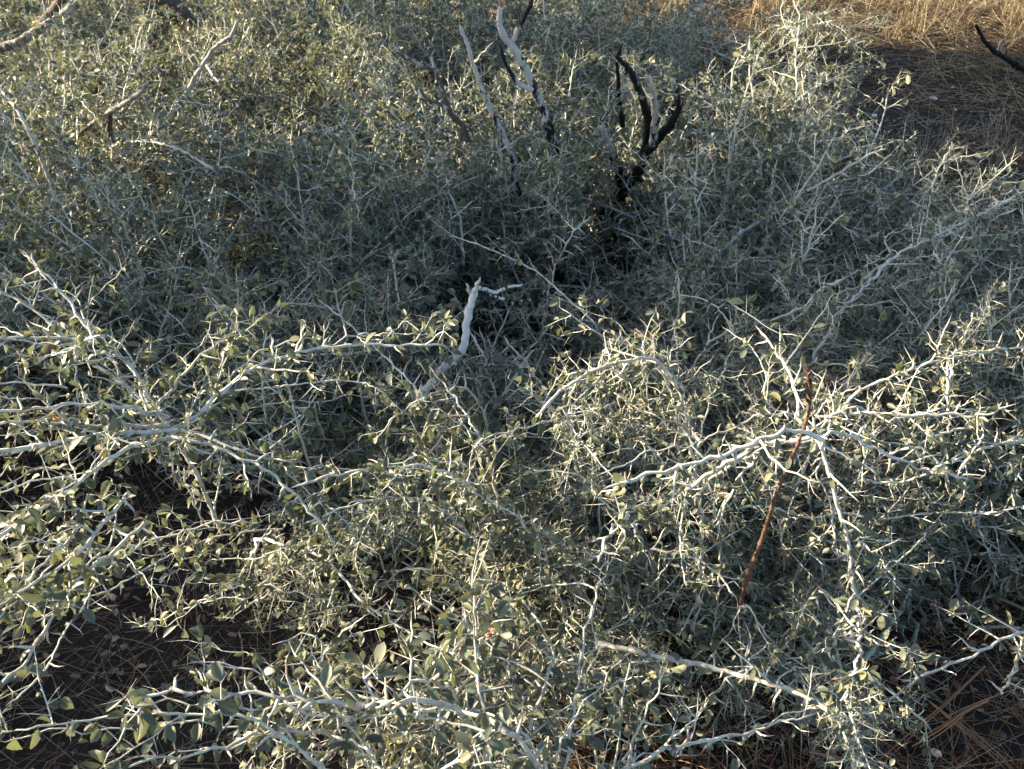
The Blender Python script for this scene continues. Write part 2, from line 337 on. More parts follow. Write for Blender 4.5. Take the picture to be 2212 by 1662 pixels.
# hollows where sight goes down to the ground: (x, y, radius, keep below z)
HOLLOW = [(.13, 2.06, .19, .10), (.42, 2.35, .19, .16), (-.70, 1.10, .40, 0.0), (-.36, .95, .27, 0.0), (-1.35, 1.45, .2, 0), (-.50, .76, .22, 0), (-.15, .90, .14, 0), (-.80, .80, .2, 0), (0.02, 1.88, .20, .1), (-.95, 1.42, .20, 0), (.72, .68, .25, .1), (1.0, .82, .36, .12), (.62, .78, .2, .12), (.30, .66, .20, .1), (.42, .88, .20, .12), (1.05, .95, .2, .2)]
def hollow(x, y, z):
    for hx, hy, hr, hz in HOLLOW:
        if (x - hx) ** 2 + (y - hy) ** 2 < hr * hr and z > hz: return True
    return False
def bez(a, b, c, n):
    t = np.linspace(0, 1, n)[:, None]; return (1 - t) ** 2 * a + 2 * t * (1 - t) * b + t * t * c
for key, (x, y, rx, ry, h, n, lo, lab) in SH.items():
    n = int(n * (1.12 if y > 1.35 else 1.0 if key == 'J' else .62)); root = roots[key]; base = np.array((x, y, 0.0)); sp = []; tries = 0
    near = y < 1.9
    while len(sp) < n and tries < n * 8:
        tries += 1
        a = rng.uniform(0, 6.283); rad = math.sqrt(rng.uniform(0.0, 1)); lx, ly = rx * rad * math.cos(a), ry * rad * math.sin(a)
        top = h * math.sqrt(1 - .62 * rad * rad); z = top * rng.uniform(lo, .78)
        if hollow(x + lx, y + ly, z): continue
        tl = rad * 62 + rng.normal(0, 16)
        cls = 'up' if tl < 22 else 'mid' if tl < 48 else rng.choice(['low', 'arch'])
        ext = {'up': .33, 'mid': .27, 'low': .1, 'arch': .12}[cls]
        z = max(.03, min(z, top - ext * (.8 if y > 1.35 else 1.05)))
        yaw = a + rng.normal(0, .7)
        ex, ey = x + lx + .35 * math.cos(yaw) * math.sin(R(tl)), y + ly + .35 * math.sin(yaw) * math.sin(R(tl))
        if hollow(ex, ey, 9): continue
        if math.hypot(ex, ey) < .42 or math.hypot(x + lx, y + ly) < .40: continue
        sp.append((np.array((lx, ly, z)), yaw, cls))
    ns = max(5, n // 6); stems = []
    order = rng.permutation(len(sp))
    for k in range(min(ns, len(sp))):
        p, yaw, cls = sp[order[k]]
        b0 = np.array((rng.uniform(-.08, .08), rng.uniform(-.08, .08), -.02)); mid = p * np.array((.35, .35, .75)) + rng.normal(0, .03, 3)
        stems.append([bez(b0, mid, p, 14) + np.vstack([np.zeros((1, 3)), rng.normal(0, .006, (12, 3)), np.zeros((1, 3))]), []])
    for k in order[ns:]:
        p, yaw, cls = sp[k]; best = None
        for si, (S, att) in enumerate(stems):
            d = np.linalg.norm(S[2:-1] - p, axis=1) + np.maximum(0, S[2:-1, 2] - p[2]) * 2; i = int(d.argmin())
            if best is None or d[i] < best[0]: best = (d[i], si, i + 2)
        stems[best[1]][1].append((best[2], p))
    for S, att in stems:
        mb = MB(); r0 = rng.uniform(.0045, .0085) * (1.1 if h > .5 else .8)
        mb.tube(S, np.linspace(r0, .0028, len(S)), 6, rough=.08)
        for i, p in att:
            q = S[i]; m_ = (q + p) / 2 + np.array((0, 0, .25 * np.linalg.norm(p - q) * rng.uniform(0, 1))) + rng.normal(0, .02, 3)
            mb.tube(bez(q, m_, p, 7), np.linspace(.0036, .0025, 7), 5)
        link('stem', mb.mesh('stem', [M['stem']]), root)
    for p, yaw, cls in sp:
        w, fh, fl = SPR[cls][rng.integers(6) + (6 if rng.random() < (.85 if key in 'FGIJO' else .45 if key in 'HTUSQ' else .2) else 0)]; s = rng.uniform(1.0, 1.4) if y > 1.35 else rng.uniform(.72, 1.0)
        o = link('branch', w, root, p); o.rotation_euler = (rng.normal(0, .16), rng.normal(0, .16), yaw); o.scale = (s, s, s)
        f = link('foliage', fh if near else fl, o, kind='stuff')

# ------------------------------------------------------------------ branches read off the photograph: (shrub, crop, z0, z1, w0, w1, leafiness, points)
HB = [
 ('A',4,.80,.84,34,26,.5,[(1110,1130),(1000,1150),(700,1140),(520,1180),(300,1215),(160,1245),(-120,1260)]),
 ('A',4,.80,.86,26,18,.5,[(1060,1050),(880,1010),(740,975),(520,960),(420,965),(300,990),(130,1000),(-110,1030)]),
 ('A',4,.78,.80,30,12,.9,[(1110,1130),(1230,1030),(1400,865),(1500,800),(1610,715),(1720,690),(1900,630),(2010,620),(2130,610),(2260,590),(2440,605),(2560,602),(2680,590),(2790,615)]),
 ('A',4,.78,.74,14,8,.5,[(1400,900),(1430,885),(1620,875),(1830,850),(2040,820),(2160,822),(2330,850),(2420,920)]),
 ('A',4,.76,.92,34,12,.9,[(1010,1010),(930,960),(890,850),(800,720),(740,660),(620,580),(540,500),(465,370),(360,240),(250,130),(140,10)]),
 ('A',4,.83,.88,24,16,.5,[(640,580),(500,565),(300,550),(150,555),(-120,560)]),
 ('A',4,.84,.90,22,12,.6,[(600,590),(440,615),(380,650),(280,670),(220,720)]),
 ('Q',4,.66,.80,30,18,.4,[(900,950),(760,840),(620,740),(520,690),(400,540),(300,450),(150,340),(-60,240)]),
 ('Q',4,.70,.82,20,14,.4,[(560,500),(470,400),(350,350),(260,270),(150,215),(-60,120)]),
 ('A',4,.79,.82,20,8,.9,[(985,970),(1080,860),(1200,700),(1290,640),(1350,580),(1430,545),(1530,535)]),
 ('A',4,.79,.84,16,10,.7,[(1060,1120),(1180,1060),(1270,1100),(1310,980),(1340,860),(1380,700),(1430,560),(1445,440)]),
 ('A',4,.80,.72,28,14,.7,[(900,1210),(1070,1170),(1200,1195),(1340,1235),(1480,1300),(1620,1350),(1800,1500),(1950,1650),(2070,1800),(2100,1860)]),
 ('A',4,.80,.78,22,10,.8,[(1130,1130),(1280,1170),(1500,1260),(1640,1310),(1740,1315),(1890,1335)]),
 ('A',4,.80,.90,26,22,.9,[(1090,1180),(850,1215),(700,1290),(600,1370),(520,1430),(400,1530),(200,1650),(40,1760),(-120,1860)]),
 ('A',4,.79,.84,24,18,.6,[(1050,1110),(730,1100),(600,1110),(400,1090),(200,1070),(-110,1100)]),
 ('A',4,.78,.70,14,8,.9,[(1040,1170),(1060,1300),(1100,1450),(1120,1500)]),
 ('A',4,.84,.88,14,10,.4,[(520,1450),(420,1425),(250,1430),(150,1470),(-80,1545)]),
 ('A',4,.84,.88,14,10,.4,[(420,870),(330,850),(200,840),(-80,830)]),
 ('A',7,.82,.90,26,16,.9,[(800,-60),(690,90),(600,180),(540,270),(470,340),(300,450),(130,560),(-60,690)]),
 ('A',7,.82,.90,22,14,.9,[(520,60),(470,200),(430,240),(340,310),(250,400),(130,560),(60,680),(-80,740)]),
 ('A',7,.76,.84,24,20,.5,[(900,130),(760,260),(620,370),(500,470),(430,540),(370,650),(280,800),(200,930),(110,1060),(-60,1190)]),
 ('A',7,.80,.84,16,14,.4,[(340,560),(230,520),(120,560),(-60,480)]),
 ('A',7,.52,.60,12,10,.8,[(1760,170),(1560,180),(1300,230),(1130,290),(1000,360),(850,450),(700,540),(560,590),(400,660),(200,750)]),
 ('A',7,.45,.40,12,8,.9,[(2060,620),(1850,570),(1640,510),(1480,520),(1280,600),(1130,680),(1000,730),(830,780)]),
 ('A',7,.58,.62,12,8,.6,[(1600,130),(1300,130),(1130,190),(950,240),(750,290),(560,300),(300,330),(40,410)]),
 ('A',7,.58,.52,10,6,.8,[(1640,350),(1480,360),(1350,345),(1250,400),(1150,500),(1100,620)]),
 ('B',7,.82,.84,36,20,.7,[(2420,1250),(2300,1290),(2200,1280),(2100,1260),(1960,1240),(1830,1240),(1700,1200),(1560,1200),(1400,1185),(1280,1195),(1130,1185),(1000,1195),(850,1200),(780,1240)]),
 ('B',7,.78,.84,24,12,.8,[(1700,1420),(1560,1340),(1400,1310),(1200,1330),(1050,1310),(900,1330),(740,1330),(600,1340),(450,1380),(250,1390),(70,1440),(-60,1430)]),
 ('B',7,.74,.80,24,14,.8,[(1720,1430),(1500,1480),(1370,1530),(1250,1560),(1000,1590),(850,1620),(650,1680)]),
 ('B',7,.70,.74,16,8,.7,[(1900,1200),(1750,1130),(1600,1060),(1430,1010),(1300,1000),(1170,1000)]),
 ('B',7,.66,.70,16,10,.7,[(1900,1180),(1930,1130),(1990,1000),(2030,870),(1960,815),(1850,830),(1690,890)]),
 ('O',7,.58,.60,26,20,.7,[(1720,250),(1800,300),(1940,310),(2050,370),(2120,450),(2200,560),(2290,680),(2360,730)]),
 ('O',7,.60,.64,14,8,.7,[(2170,780),(2260,720),(2320,680),(2440,600)]),
 ('O',7,.50,.45,12,8,.7,[(1940,330),(1980,450),(2010,560),(2030,700),(2070,800)]),
 ('B',8,.66,.86,22,8,.9,[(910,1290),(890,1100),(905,960),(880,760),(885,640),(865,500),(870,400),(880,350),(930,260)]),
 ('B',8,.72,.80,18,8,.6,[(880,800),(760,740),(640,660),(580,650),(520,600),(465,600)]),
 ('B',8,.74,.80,12,5,.0,[(885,620),(830,560),(750,480)]),
 ('B',8,.74,.82,18,8,.5,[(670,960),(760,870),(850,810),(950,765),(1120,730)]),
 ('B',8,.68,.72,22,9,.6,[(1330,1090),(1390,950),(1330,830),(1240,690),(1160,590)]),
 ('B',8,.60,.62,20,8,.7,[(1490,1350),(1520,1150),(1540,960),(1560,830),(1620,650),(1660,550),(1600,510),(1450,510),(1300,525),(1200,570),(1110,590)]),
 ('C',8,.55,.70,14,20,.6,[(1650,380),(1690,240),(1760,140),(1850,60),(2000,0),(2120,-60)][::-1]),
 ('B',8,.72,.70,18,10,.9,[(900,960),(1000,960),(1150,1000),(1250,1070),(1360,1110),(1390,1230)]),
 ('B',8,.80,.84,26,14,.8,[(620,1690),(750,1640),(870,1560),(1000,1500),(1060,1470)]),
 ('B',8,.80,.72,34,26,.7,[(900,1330),(780,1300),(680,1290),(600,1290),(410,1250),(260,1250),(150,1280),(30,1230)]),
 ('B',8,.76,.70,26,14,.5,[(300,1690),(220,1540),(100,1480),(-40,1455)]),
 ('B',8,.64,.72,16,8,.6,[(1740,1680),(1790,1400),(1800,1200),(1840,1050),(1860,930)]),
 ('B',8,.64,.74,18,8,.5,[(1860,1560),(1900,1380),(1990,1260),(2060,1080),(2080,1000)]),
 ('B',8,.74,.78,20,10,.8,[(900,1340),(1000,1390),(1080,1440),(1180,1460)]),
 ('B',8,.70,.74,14,8,.9,[(1400,1540),(1460,1420),(1500,1340),(1600,1200),(1700,1120)]),
 ('B',8,.72,.76,14,7,.8,[(600,1180),(570,1080),(520,1020),(470,970)]),
 ('B',8,.70,.76,16,8,.7,[(760,1160),(830,1130),(880,1090),(960,1040)]),
 ('B',8,.60,.62,14,8,.7,[(1540,950),(1640,920),(1740,880)]),
 ('J',8,.44,.50,12,8,.8,[(1000,260),(1100,200),(1240,110),(1330,70),(1400,30),(1480,-40)][::-1]),
 ('J',5,.58,.80,26,26,.7,[(2280,1560),(2220,1200),(2180,960),(2120,800),(2050,730),(1960,670),(1860,700),(1760,710),(1680,730),(1560,790),(1480,840),(1400,900),(1320,970),(1270,1050)]),
 ('J',5,.60,.70,18,16,.6,[(1970,1230),(1860,1150),(1780,1090),(1600,1030),(1500,1040),(1400,1060),(1200,1110),(1080,1150),(1000,1160),(910,1205)]),
 ('J',5,.66,.80,12,22,.8,[(1190,1720),(1080,1620),(980,1570),(900,1530),(820,1470),(750,1420),(660,1380),(570,1345),(450,1350),(330,1360),(230,1390),(100,1390),(0,1420),(-140,1440),(-260,1490)]),
 ('J',5,.66,.70,10,8,.7,[(820,1480),(780,1650),(740,1760)]),
 ('J',5,.62,.64,12,20,.6,[(620,1600),(500,1560),(380,1540),(250,1560),(100,1600),(0,1640),(-200,1720)]),
 ('O',5,.42,.45,14,18,.3,[(850,520),(900,600),(950,700),(960,780),(1000,860),(1020,960),(1060,1010)][::-1]),
 ('J',5,.44,.50,20,14,.3,[(1400,1050),(1350,960),(1310,880),(1260,800),(1200,700),(1130,640),(1060,540)]),
 ('F',5,.46,.56,24,12,.25,[(1960,650),(1780,550),(1680,510),(1570,410),(1480,330),(1380,240),(1280,150),(1130,70),(960,0),(860,-40),(700,-90)]),
 ('J',5,.60,.62,18,14,.4,[(880,1110),(780,960),(680,830),(600,730)]),
 ('J',5,.60,.58,16,10,.6,[(690,870),(500,960),(380,1050),(250,1200)]),
 ('J',5,.46,.44,14,14,.4,[(1640,1400),(1600,1200),(1570,1000),(1560,860)]),
 ('J',5,.50,.54,18,14,.5,[(1230,1400),(1300,1380),(1480,1390),(1600,1450),(1740,1550)][::-1]),
 ('J',5,.52,.55,12,8,.7,[(1100,1680),(1000,1700)][::-1]),
 ('J',5,.66,.76,14,5,.0,[(1960,670),(1980,600),(2010,520),(2035,440)]),
 ('J',5,.66,.74,16,8,.2,[(1950,670),(1850,600),(1790,580),(1700,560),(1560,470),(1390,350)]),
 ('J',5,.70,.78,10,5,.0,[(1440,740),(1400,660),(1350,590)]),
 ('J',5,.72,.66,13,8,.4,[(1730,720),(1740,800),(1760,900),(1790,1000)]),
 ('J',5,.72,.80,12,5,.1,[(1320,970),(1240,910),(1130,830)]),
 ('C',6,.82,.84,36,22,.6,[(960,1190),(800,1120),(650,1165),(480,1225),(340,1290),(200,1320),(60,1370),(-87,1390),(-250,1450),(-407,1500)]),
 ('C',6,.82,.60,30,20,.4,[(940,1180),(960,1280),(1000,1380),(1040,1540),(1060,1640),(1110,1770),(1130,1880),(1140,1980),(1100,2080)]),
 ('C',6,.78,.66,22,12,.5,[(680,1200),(600,1270),(540,1320),(460,1390),(420,1470),(370,1550),(340,1650),(280,1740)]),
 ('C',6,.80,.70,24,14,.7,[(950,1180),(1050,1120),(1200,1200),(1340,1270),(1450,1320),(1560,1370),(1700,1410),(1800,1400),(1920,1490)]),
 ('C',6,.80,.86,26,14,.6,[(830,1090),(800,1000),(790,900),(770,800),(700,700),(660,620),(540,480)]),
 ('C',6,.82,.90,16,8,.4,[(860,1060),(900,960),(960,830),(985,750)]),
 ('C',6,.82,.88,12,8,.3,[(930,1130),(1020,1050),(1045,970),(1000,880),(970,830)]),
 ('C',6,.80,.88,16,6,.3,[(950,1190),(900,1060),(860,960),(820,930)]),
 ('C',6,.80,.72,34,26,.3,[(930,1170),(750,1200),(600,1220),(400,1320),(200,1430),(60,1530)]),
 ('C',9,.62,.54,24,12,.8,[(1150,420),(1150,540),(1190,610),(1240,650)]),
 ('C',6,.60,.64,28,20,.3,[(900,1060),(1100,1020),(1300,1030),(1600,1040),(1720,1020),(1890,1050),(2060,1020),(2050,960)]),
 ('E',6,.50,.62,34,18,.3,[(950,590),(1020,500),(1060,400),(1160,300),(1300,170),(1350,100),(1480,0),(1620,-60),(1750,-120),(2020,-250),(2230,-360)]),
 ('K',6,.50,.58,26,34,.3,[(400,500),(700,430),(850,360),(920,280),(1000,230),(1100,180)]),
 ('K',6,.58,.62,30,22,.4,[(1130,930),(1200,870),(1320,830),(1450,770),(1600,720),(1700,690),(1850,660),(2000,630),(2260,610)]),
 ('E',6,.50,.62,18,16,.2,[(1690,600),(1690,400),(1690,200),(1690,100),(1650,0)]),
 ('C',6,.60,.68,22,20,.1,[(1740,1010),(1740,850),(1735,700)]),
 ('C',6,.56,.58,20,14,.4,[(1560,1220),(1700,1150),(1860,1110),(1950,1080)]),
 ('C',6,.50,.58,18,18,.6,[(1150,1440),(1400,1460),(1560,1430),(1700,1340),(1900,1270),(2050,1210),(2260,1190)]),
 ('C',6,.60,.56,18,10,.4,[(1340,1290),(1500,1240)][::-1]),
 ('C',6,.58,.60,18,10,.4,[(1800,1410),(1850,1320),(1900,1260),(1930,1200),(1980,1140),(1930,1080)]),
 ('L',6,.40,.44,22,16,.4,[(520,1600),(650,1610),(860,1685),(1100,1640),(1300,1690),(1500,1660),(1700,1640),(2000,1650),(2260,1590)]),
 ('C',6,.55,.60,22,18,.3,[(200,1210),(140,1140),(110,1020),(100,960),(20,820),(-60,740)]),
 ('K',6,.45,.60,18,14,.3,[(30,560),(60,420),(70,290),(60,160)]),
 ('K',6,.50,.54,16,10,.5,[(70,290),(200,305),(300,360),(400,490)]),
 ('K',6,.50,.56,18,8,.4,[(240,1010),(280,880),(340,760),(380,650),(430,600)]),
 ('K',6,.52,.60,18,8,.5,[(560,1040),(500,930),(440,850),(370,770)]),
 ('K',6,.55,.62,16,8,.4,[(440,1100),(520,1130),(600,1170)][::-1]),
 ('K',6,.44,.52,20,10,.4,[(1180,740),(1280,620),(1380,540),(1450,480),(1500,380)]),
 ('K',6,.52,.52,16,14,.3,[(860,710),(1000,720),(1200,715),(1330,750)]),
 ('K',6,.52,.52,20,14,.3,[(1000,930),(1090,850),(1160,780),(1210,700),(1260,580)]),
 ('C',9,.56,.50,16,8,.5,[(480,640),(540,720),(600,830),(660,880)]),
 ('L',9,.55,.58,30,16,.5,[(1190,740),(1190,900),(1180,1000),(1150,1080),(1100,1200),(1040,1350)]),
 ('L',9,.55,.58,16,18,.4,[(1040,620),(1100,720),(1190,820)]),
 ('L',9,.58,.50,34,44,.3,[(840,1200),(700,1150),(520,1100),(350,1060),(200,1010),(0,980),(-200,930),(-500,870)]),
 ('B',9,.66,.62,28,12,.4,[(-60,1560),(150,1500),(300,1460),(500,1450),(620,1390),(760,1360),(930,1310)]),
 ('L',9,.48,.46,20,14,.4,[(0,300),(150,340),(280,420),(350,500),(400,550),(430,620)]),
 ('L',9,.50,.50,22,20,.3,[(2100,840),(1900,960),(1750,1010),(1600,1080),(1450,1120)]),
 ('L',9,.46,.42,18,12,.5,[(1340,1140),(1480,1270),(1570,1340),(1640,1440)]),
 ('L',9,.46,.46,16,16,.5,[(600,1000),(850,960),(1000,930),(1150,900)]),
 ('L',9,.44,.52,16,10,.3,[(650,1310),(660,1180),(700,1080),(760,1030),(900,1030),(1100,1070)][::-1]),
 ('L',9,.50,.56,18,10,.4,[(1200,830),(1340,900),(1450,960),(1540,1020)]),
 ('L',9,.50,.56,18,10,.4,[(1120,200),(1250,290),(1380,440),(1450,560)]),
 ('D',3,.56,.92,20,10,.6,[(820,950),(840,750),(880,680),(875,500),(855,320),(860,150),(865,90)]),
 ('D',3,.70,.94,18,12,.4,[(790,640),(800,560),(795,500),(790,380),(800,280),(820,100),(770,-10)]),
 ('D',3,.46,.66,34,16,.3,[(690,1300),(860,1190),(1010,1110),(1170,1010),(1290,940),(1360,930)]),
 ('D',3,.40,.46,50,34,.2,[(230,1680),(350,1530),(450,1450),(600,1360),(700,1295)]),
 ('E',3,.46,.66,20,10,.3,[(1580,1550),(1610,1350),(1630,1230),(1660,1100),(1700,1010),(1770,890)]),
 ('E',3,.46,.62,22,10,.5,[(1700,1600),(1780,1480),(1850,1300),(1920,1150),(1980,1040)]),
 ('E',3,.46,.64,30,24,.3,[(1340,1640),(1500,1560),(1640,1480),(1800,1440),(2000,1300),(2260,1170)]),
 ('D',3,.50,.46,18,12,.3,[(740,1310),(900,1340),(1050,1390),(1200,1480),(1290,1530)]),
 ('D',3,.50,.50,14,10,.4,[(870,1210),(1150,1180),(1330,1200),(1500,1215),(1590,1210)]),
 ('D',3,.40,.56,16,8,.2,[(1300,1500),(1305,1350),(1310,1200),(1270,1130)]),
 ('D',3,.40,.56,20,10,.2,[(290,1530),(230,1330),(180,1180),(130,1050),(50,950)]),
 ('D',3,.55,.66,14,10,.4,[(650,880),(560,780),(440,670)]),
 ('D',3,.58,.76,18,14,.3,[(390,740),(390,550),(400,430),(450,330)]),
 ('D',3,.70,.72,14,8,.6,[(890,550),(1000,500),(1080,485),(1160,470)]),
 ('D',3,.60,.72,14,8,.5,[(870,740),(980,680),(1010,640),(1060,550)]),
 ('D',3,.62,.70,16,10,.4,[(60,520),(200,600),(350,740),(480,830)][::-1]),
 ('D',3,.50,.60,18,10,.5,[(640,1230),(650,1080),(700,920),(720,840)]),
 ('D',3,.52,.62,16,10,.6,[(1190,970),(1150,880),(1090,820),(1240,780)]),
 ('D',3,.54,.66,16,10,.6,[(860,560),(740,560),(640,630),(480,640)]),
 ('D',3,.76,.84,14,8,.7,[(865,160),(930,150),(1020,130)]),
 ('D',3,.76,.80,14,8,.7,[(800,150),(740,145),(640,170)]),
 ('F',2,.34,.58,30,18,.1,[(810,1650),(800,1450),(790,1350),(740,1250),(720,1190),(700,1080)]),
 ('F',2,.46,.66,24,10,.9,[(1060,1200),(1120,1150),(1180,1050),(1280,930),(1330,830),(1400,700)]),
 ('F',2,.48,.62,18,12,.9,[(1040,1180),(1020,1050),(1030,980),(1010,850)]),
 ('F',2,.54,.80,20,8,.6,[(700,1040),(600,940),(500,840),(380,720),(300,560),(260,440),(210,350)]),
 ('F',2,.66,.76,12,8,.7,[(560,600),(500,560),(470,480),(410,400),(330,360),(280,350)]),
 ('F',2,.50,.54,18,18,.3,[(720,1120),(550,1150),(400,1180)]),
 ('G',2,.46,.50,14,18,.3,[(410,1320),(540,1240),(640,1210)][::-1]),
 ('G',2,.34,.48,22,14,.2,[(90,1620),(120,1400),(190,1260)]),
 ('F',2,.64,.74,12,8,.4,[(850,430),(920,340),(1000,260)]),
 ('F',2,.46,.56,16,8,.8,[(1120,1160),(1010,1180),(840,1140),(720,1100)]),
 ('D',2,.52,.66,16,8,.3,[(1400,1620),(1500,1430),(1620,1340)]),
 ('D',2,.60,.76,14,8,.4,[(1640,800),(1740,620),(1830,520),(1940,480),(2100,480)]),
 ('Q',1,.64,.70,28,24,.2,[(110,690),(60,620),(-40,500)]),
 ('Q',1,.66,.76,18,10,.1,[(100,640),(190,500)]),
 ('G',1,.50,.54,14,18,.3,[(0,850),(100,860),(200,880),(300,900)][::-1]),
 ('H',1,.52,.56,24,20,.3,[(750,880),(920,880),(1030,900),(1160,950),(1330,1060)]),
 ('G',1,.52,.54,18,14,.5,[(1400,1040),(1200,1050),(1110,1080),(960,1070)]),
 ('G',1,.50,.66,26,16,.2,[(1420,970),(1370,880),(1300,780),(1230,720)]),
 ('G',1,.48,.54,22,14,.3,[(600,1310),(500,1280),(380,1240),(250,1190),(110,1180)]),
 ('G',1,.38,.56,26,16,.2,[(690,1500),(600,1330),(550,1200),(500,1050),(450,960)]),
 ('G',1,.20,.40,44,34,.1,[(370,1620),(330,1450),(310,1340)]),
 ('G',1,.16,.40,44,30,.1,[(1545,1660),(1520,1450),(1500,1300)]),
 ('G',1,.52,.56,14,16,.4,[(2212,780),(2090,800),(1980,860),(1850,900),(1600,960)]),
 ('G',4,.10,.34,36,24,.1,[(520,420),(440,220),(380,100),(370,-40)]),
 ('G',4,.46,.60,18,10,.9,[(1360,270),(1290,240),(1220,180),(1160,130),(1120,100)]),
 ('G',4,.50,.58,14,8,1.,[(1250,640),(1180,540),(1100,440),(1000,350)]),
 ('O',4,.46,.58,16,8,1.,[(1680,580),(1680,430),(1640,350),(1580,240)]),
 ('O',4,.52,.56,14,10,.6,[(1640,620),(1680,420),(1760,280)]),
 ('O',5,.52,.54,16,14,.4,[(540,900),(430,780),(330,680),(230,590),(100,470),(0,390),(-100,310),(-210,330)][:7]),
]
bone = {k: [] for k in SH}
# thinner branches that run beside and below the ones above, each with its own course
extra = []
for (key, c, z0, z1, w0, w1, lf, pts) in HB:
    reps = {'A': 1, 'C': 1, 'B': 1, 'D': 2, 'E': 2, 'K': 1, 'Q': 1, 'J': 1}.get(key, 0)
    if len(pts) < 4: reps = min(reps, 1)
    for q in range(reps):
        sh = rng.normal(0, 60, 2); sp_ = 45
        pp = [(x + sh[0] * (1 if k else .5) + rng.normal(0, sp_), y + sh[1] * (1 if k else .5) + rng.normal(0, sp_ * .7)) for k, (x, y) in enumerate(pts)]
        dz = rng.uniform(.01, .09) * (1 if key in 'ABC' else .5)
        extra.append((key, c, max(.1, z0 - dz), max(.1, z1 - dz), w0 * rng.uniform(.35, .6), w1 * rng.uniform(.4, .7), lf * .4, pp))
HB += extra
leaf_pool = {k: [] for k in SH}
thorn_pool = {k: [] for k in SH}
for (key, c, z0, z1, w0, w1, lf, pts) in HB:
    lf *= 1.0 if key == 'A' else .9 if key == 'B' else .8
    P, T = path3(pix(c, pts), z0, z1)
    w = np.linspace(w0, w1, len(P)) * .3471
    rad = w / 2 / FV * T * (.92 if key == 'A' else .84 if key in 'BC' else .60 if key in 'DEKGF' else .75)
    if key not in 'AC' and 0 < pts[0][0] + CR[c][0] / .3471 < 6300:                  # carry the thick end on, down into its shrub
        d_ = unit(P[0] - P[1]); e1 = P[0] + d_ * .05 + np.array((0, 0, -.02)); e2 = P[0] + d_ * .09 + np.array((0, 0, -.10)); e3 = e2 + d_ * .02 + np.array((0, 0, -.14))
        if e3[2] > .02: P = np.vstack([e3, e2, e1, P]); rad = np.concatenate([[rad[0] * 1.15] * 3, rad]); T = np.concatenate([[T[0]] * 3, T])
    P, rad, TT, Ln = resample(P, .008, rad, T)
    k = np.ones(5) / 5                                           # round the corners, keep the kinks
    if len(P) > 8:
        for q in range(3): P[2:-2, q] = np.convolve(P[:, q], k, 'valid')
    P[1:-1] += rng.normal(0, .0005, (len(P) - 2, 3))
    rad = rad * (1 + .10 * np.sin(np.arange(len(P)) * .9 + rng.uniform(0, 6))) ; rad[-1] *= .3; rad[-2] *= .6
    base = np.array(roots[key].location)
    # swellings at nodes
    nodes = []; s = rng.uniform(.004, .02)
    while s < Ln - .006: nodes.append(s); s += rng.uniform(.014, .030)
    idx = [min(len(P) - 2, int(q / .008)) for q in nodes]
    for i in idx: rad[i] *= 1.25
    if len(idx) > 2:                                            # the axis kinks at every node, now one way, now the other
        kn = np.array([0] + idx + [len(P) - 1]); sg = np.array([0] + [(-1) ** q * rng.uniform(.4, 1.3) for q in range(len(idx))] + [0]) * min(.0030, .0011 + Ln * .006)
        off = np.interp(np.arange(len(P)), kn, sg); D_ = unit(P[-1] - P[0]); sd = unit(np.cross(D_, unit(np.cross(D_, rng.normal(0, 1, 3))))); P = P + off[:, None] * sd
    tipv = np.zeros(len(P)); tipv[-2:] = (.3, .8); tipv[idx] = rng.uniform(.1, .5, len(idx))
    mb = MB(); mb.tube(P - base, rad, 7, 0, tipv, 0, rough=.05)
    lv = []; tv = []; az = rng.uniform(0, 6.28)
    for j, i in enumerate(idx):
        d = unit(P[min(i + 2, len(P) - 1)] - P[max(0, i - 2)]); az += math.pi + rng.normal(0, .6); r_ = rad[i]
        u = rng.random()
        if u < .5:
            L = rng.uniform(.018, .042) if r_ > .0012 else rng.uniform(.012, .026)
            tv.append((P[i], side_dir(d, R(rng.uniform(58, 88)), az), L, r_, TT[i]))
        elif u < .5 + (.36 if key == 'A' else .33):
            l2 = []; sd_ = side_dir(d, R(rng.uniform(45, 80)), az)
            if key in 'AB' and sd_[2] < 0: sd_[2] *= -.15
            shoot(mb, l2, P[i] - base, unit(sd_), rng.uniform(.04, .12), min(r_ * .62, .0021), 4, .55 + lf * .9, True)
            lv += [(a[0] + base,) + a[1:] for a in l2]
        for _ in range(rng.poisson(2.1 * lf + .3)):
            leaf_here(lv, P[i], side_dir(d, R(rng.uniform(40, 90)), rng.uniform(0, 6.28)), .88, .9)
    o = link('branch', mb.mesh('branch', [M['twig']]), roots[key])
    bone[key].append(o)
    gap = .34 if key == 'A' else .42
    if lf > .15 and key not in 'ABCQ':                                                # lesser branches growing off this one, out of the same node
        for i in range(int(rng.uniform(3, 14)), len(P) - 3, max(3, int(gap / .008))):
            d = unit(P[i + 2] - P[i - 2]); dd = side_dir(d, R(rng.uniform(35, 70)), rng.uniform(0, 6.28)); dd[2] = dd[2] * .6 - .42; i += int(rng.integers(-2, 2))
            if P[i][1] < .45 or (key in 'AQ' and P[i][2] < .55): continue
            w_, fh, fl = SPR[['up', 'mid', 'low'][rng.integers(3)]][rng.integers(12)]; sc = rng.uniform(.36, .60)
            b_ = link('branch', w_, roots[key], P[i] - base); b_.rotation_euler = Vector(dd).to_track_quat('Z', 'Y').to_euler(); b_.scale = (sc, sc, sc)
            link('foliage', fh if TT[i] < 2.4 else fl, b_, kind='stuff').scale = (1, 1, 1)
    for a in lv: leaf_pool[key].append((a[3] / max(.2, (a[0] - CAM) @ ray(1106, 831)), o, a))
    for a in tv: thorn_pool[key].append((a[2] / a[4], o, a))
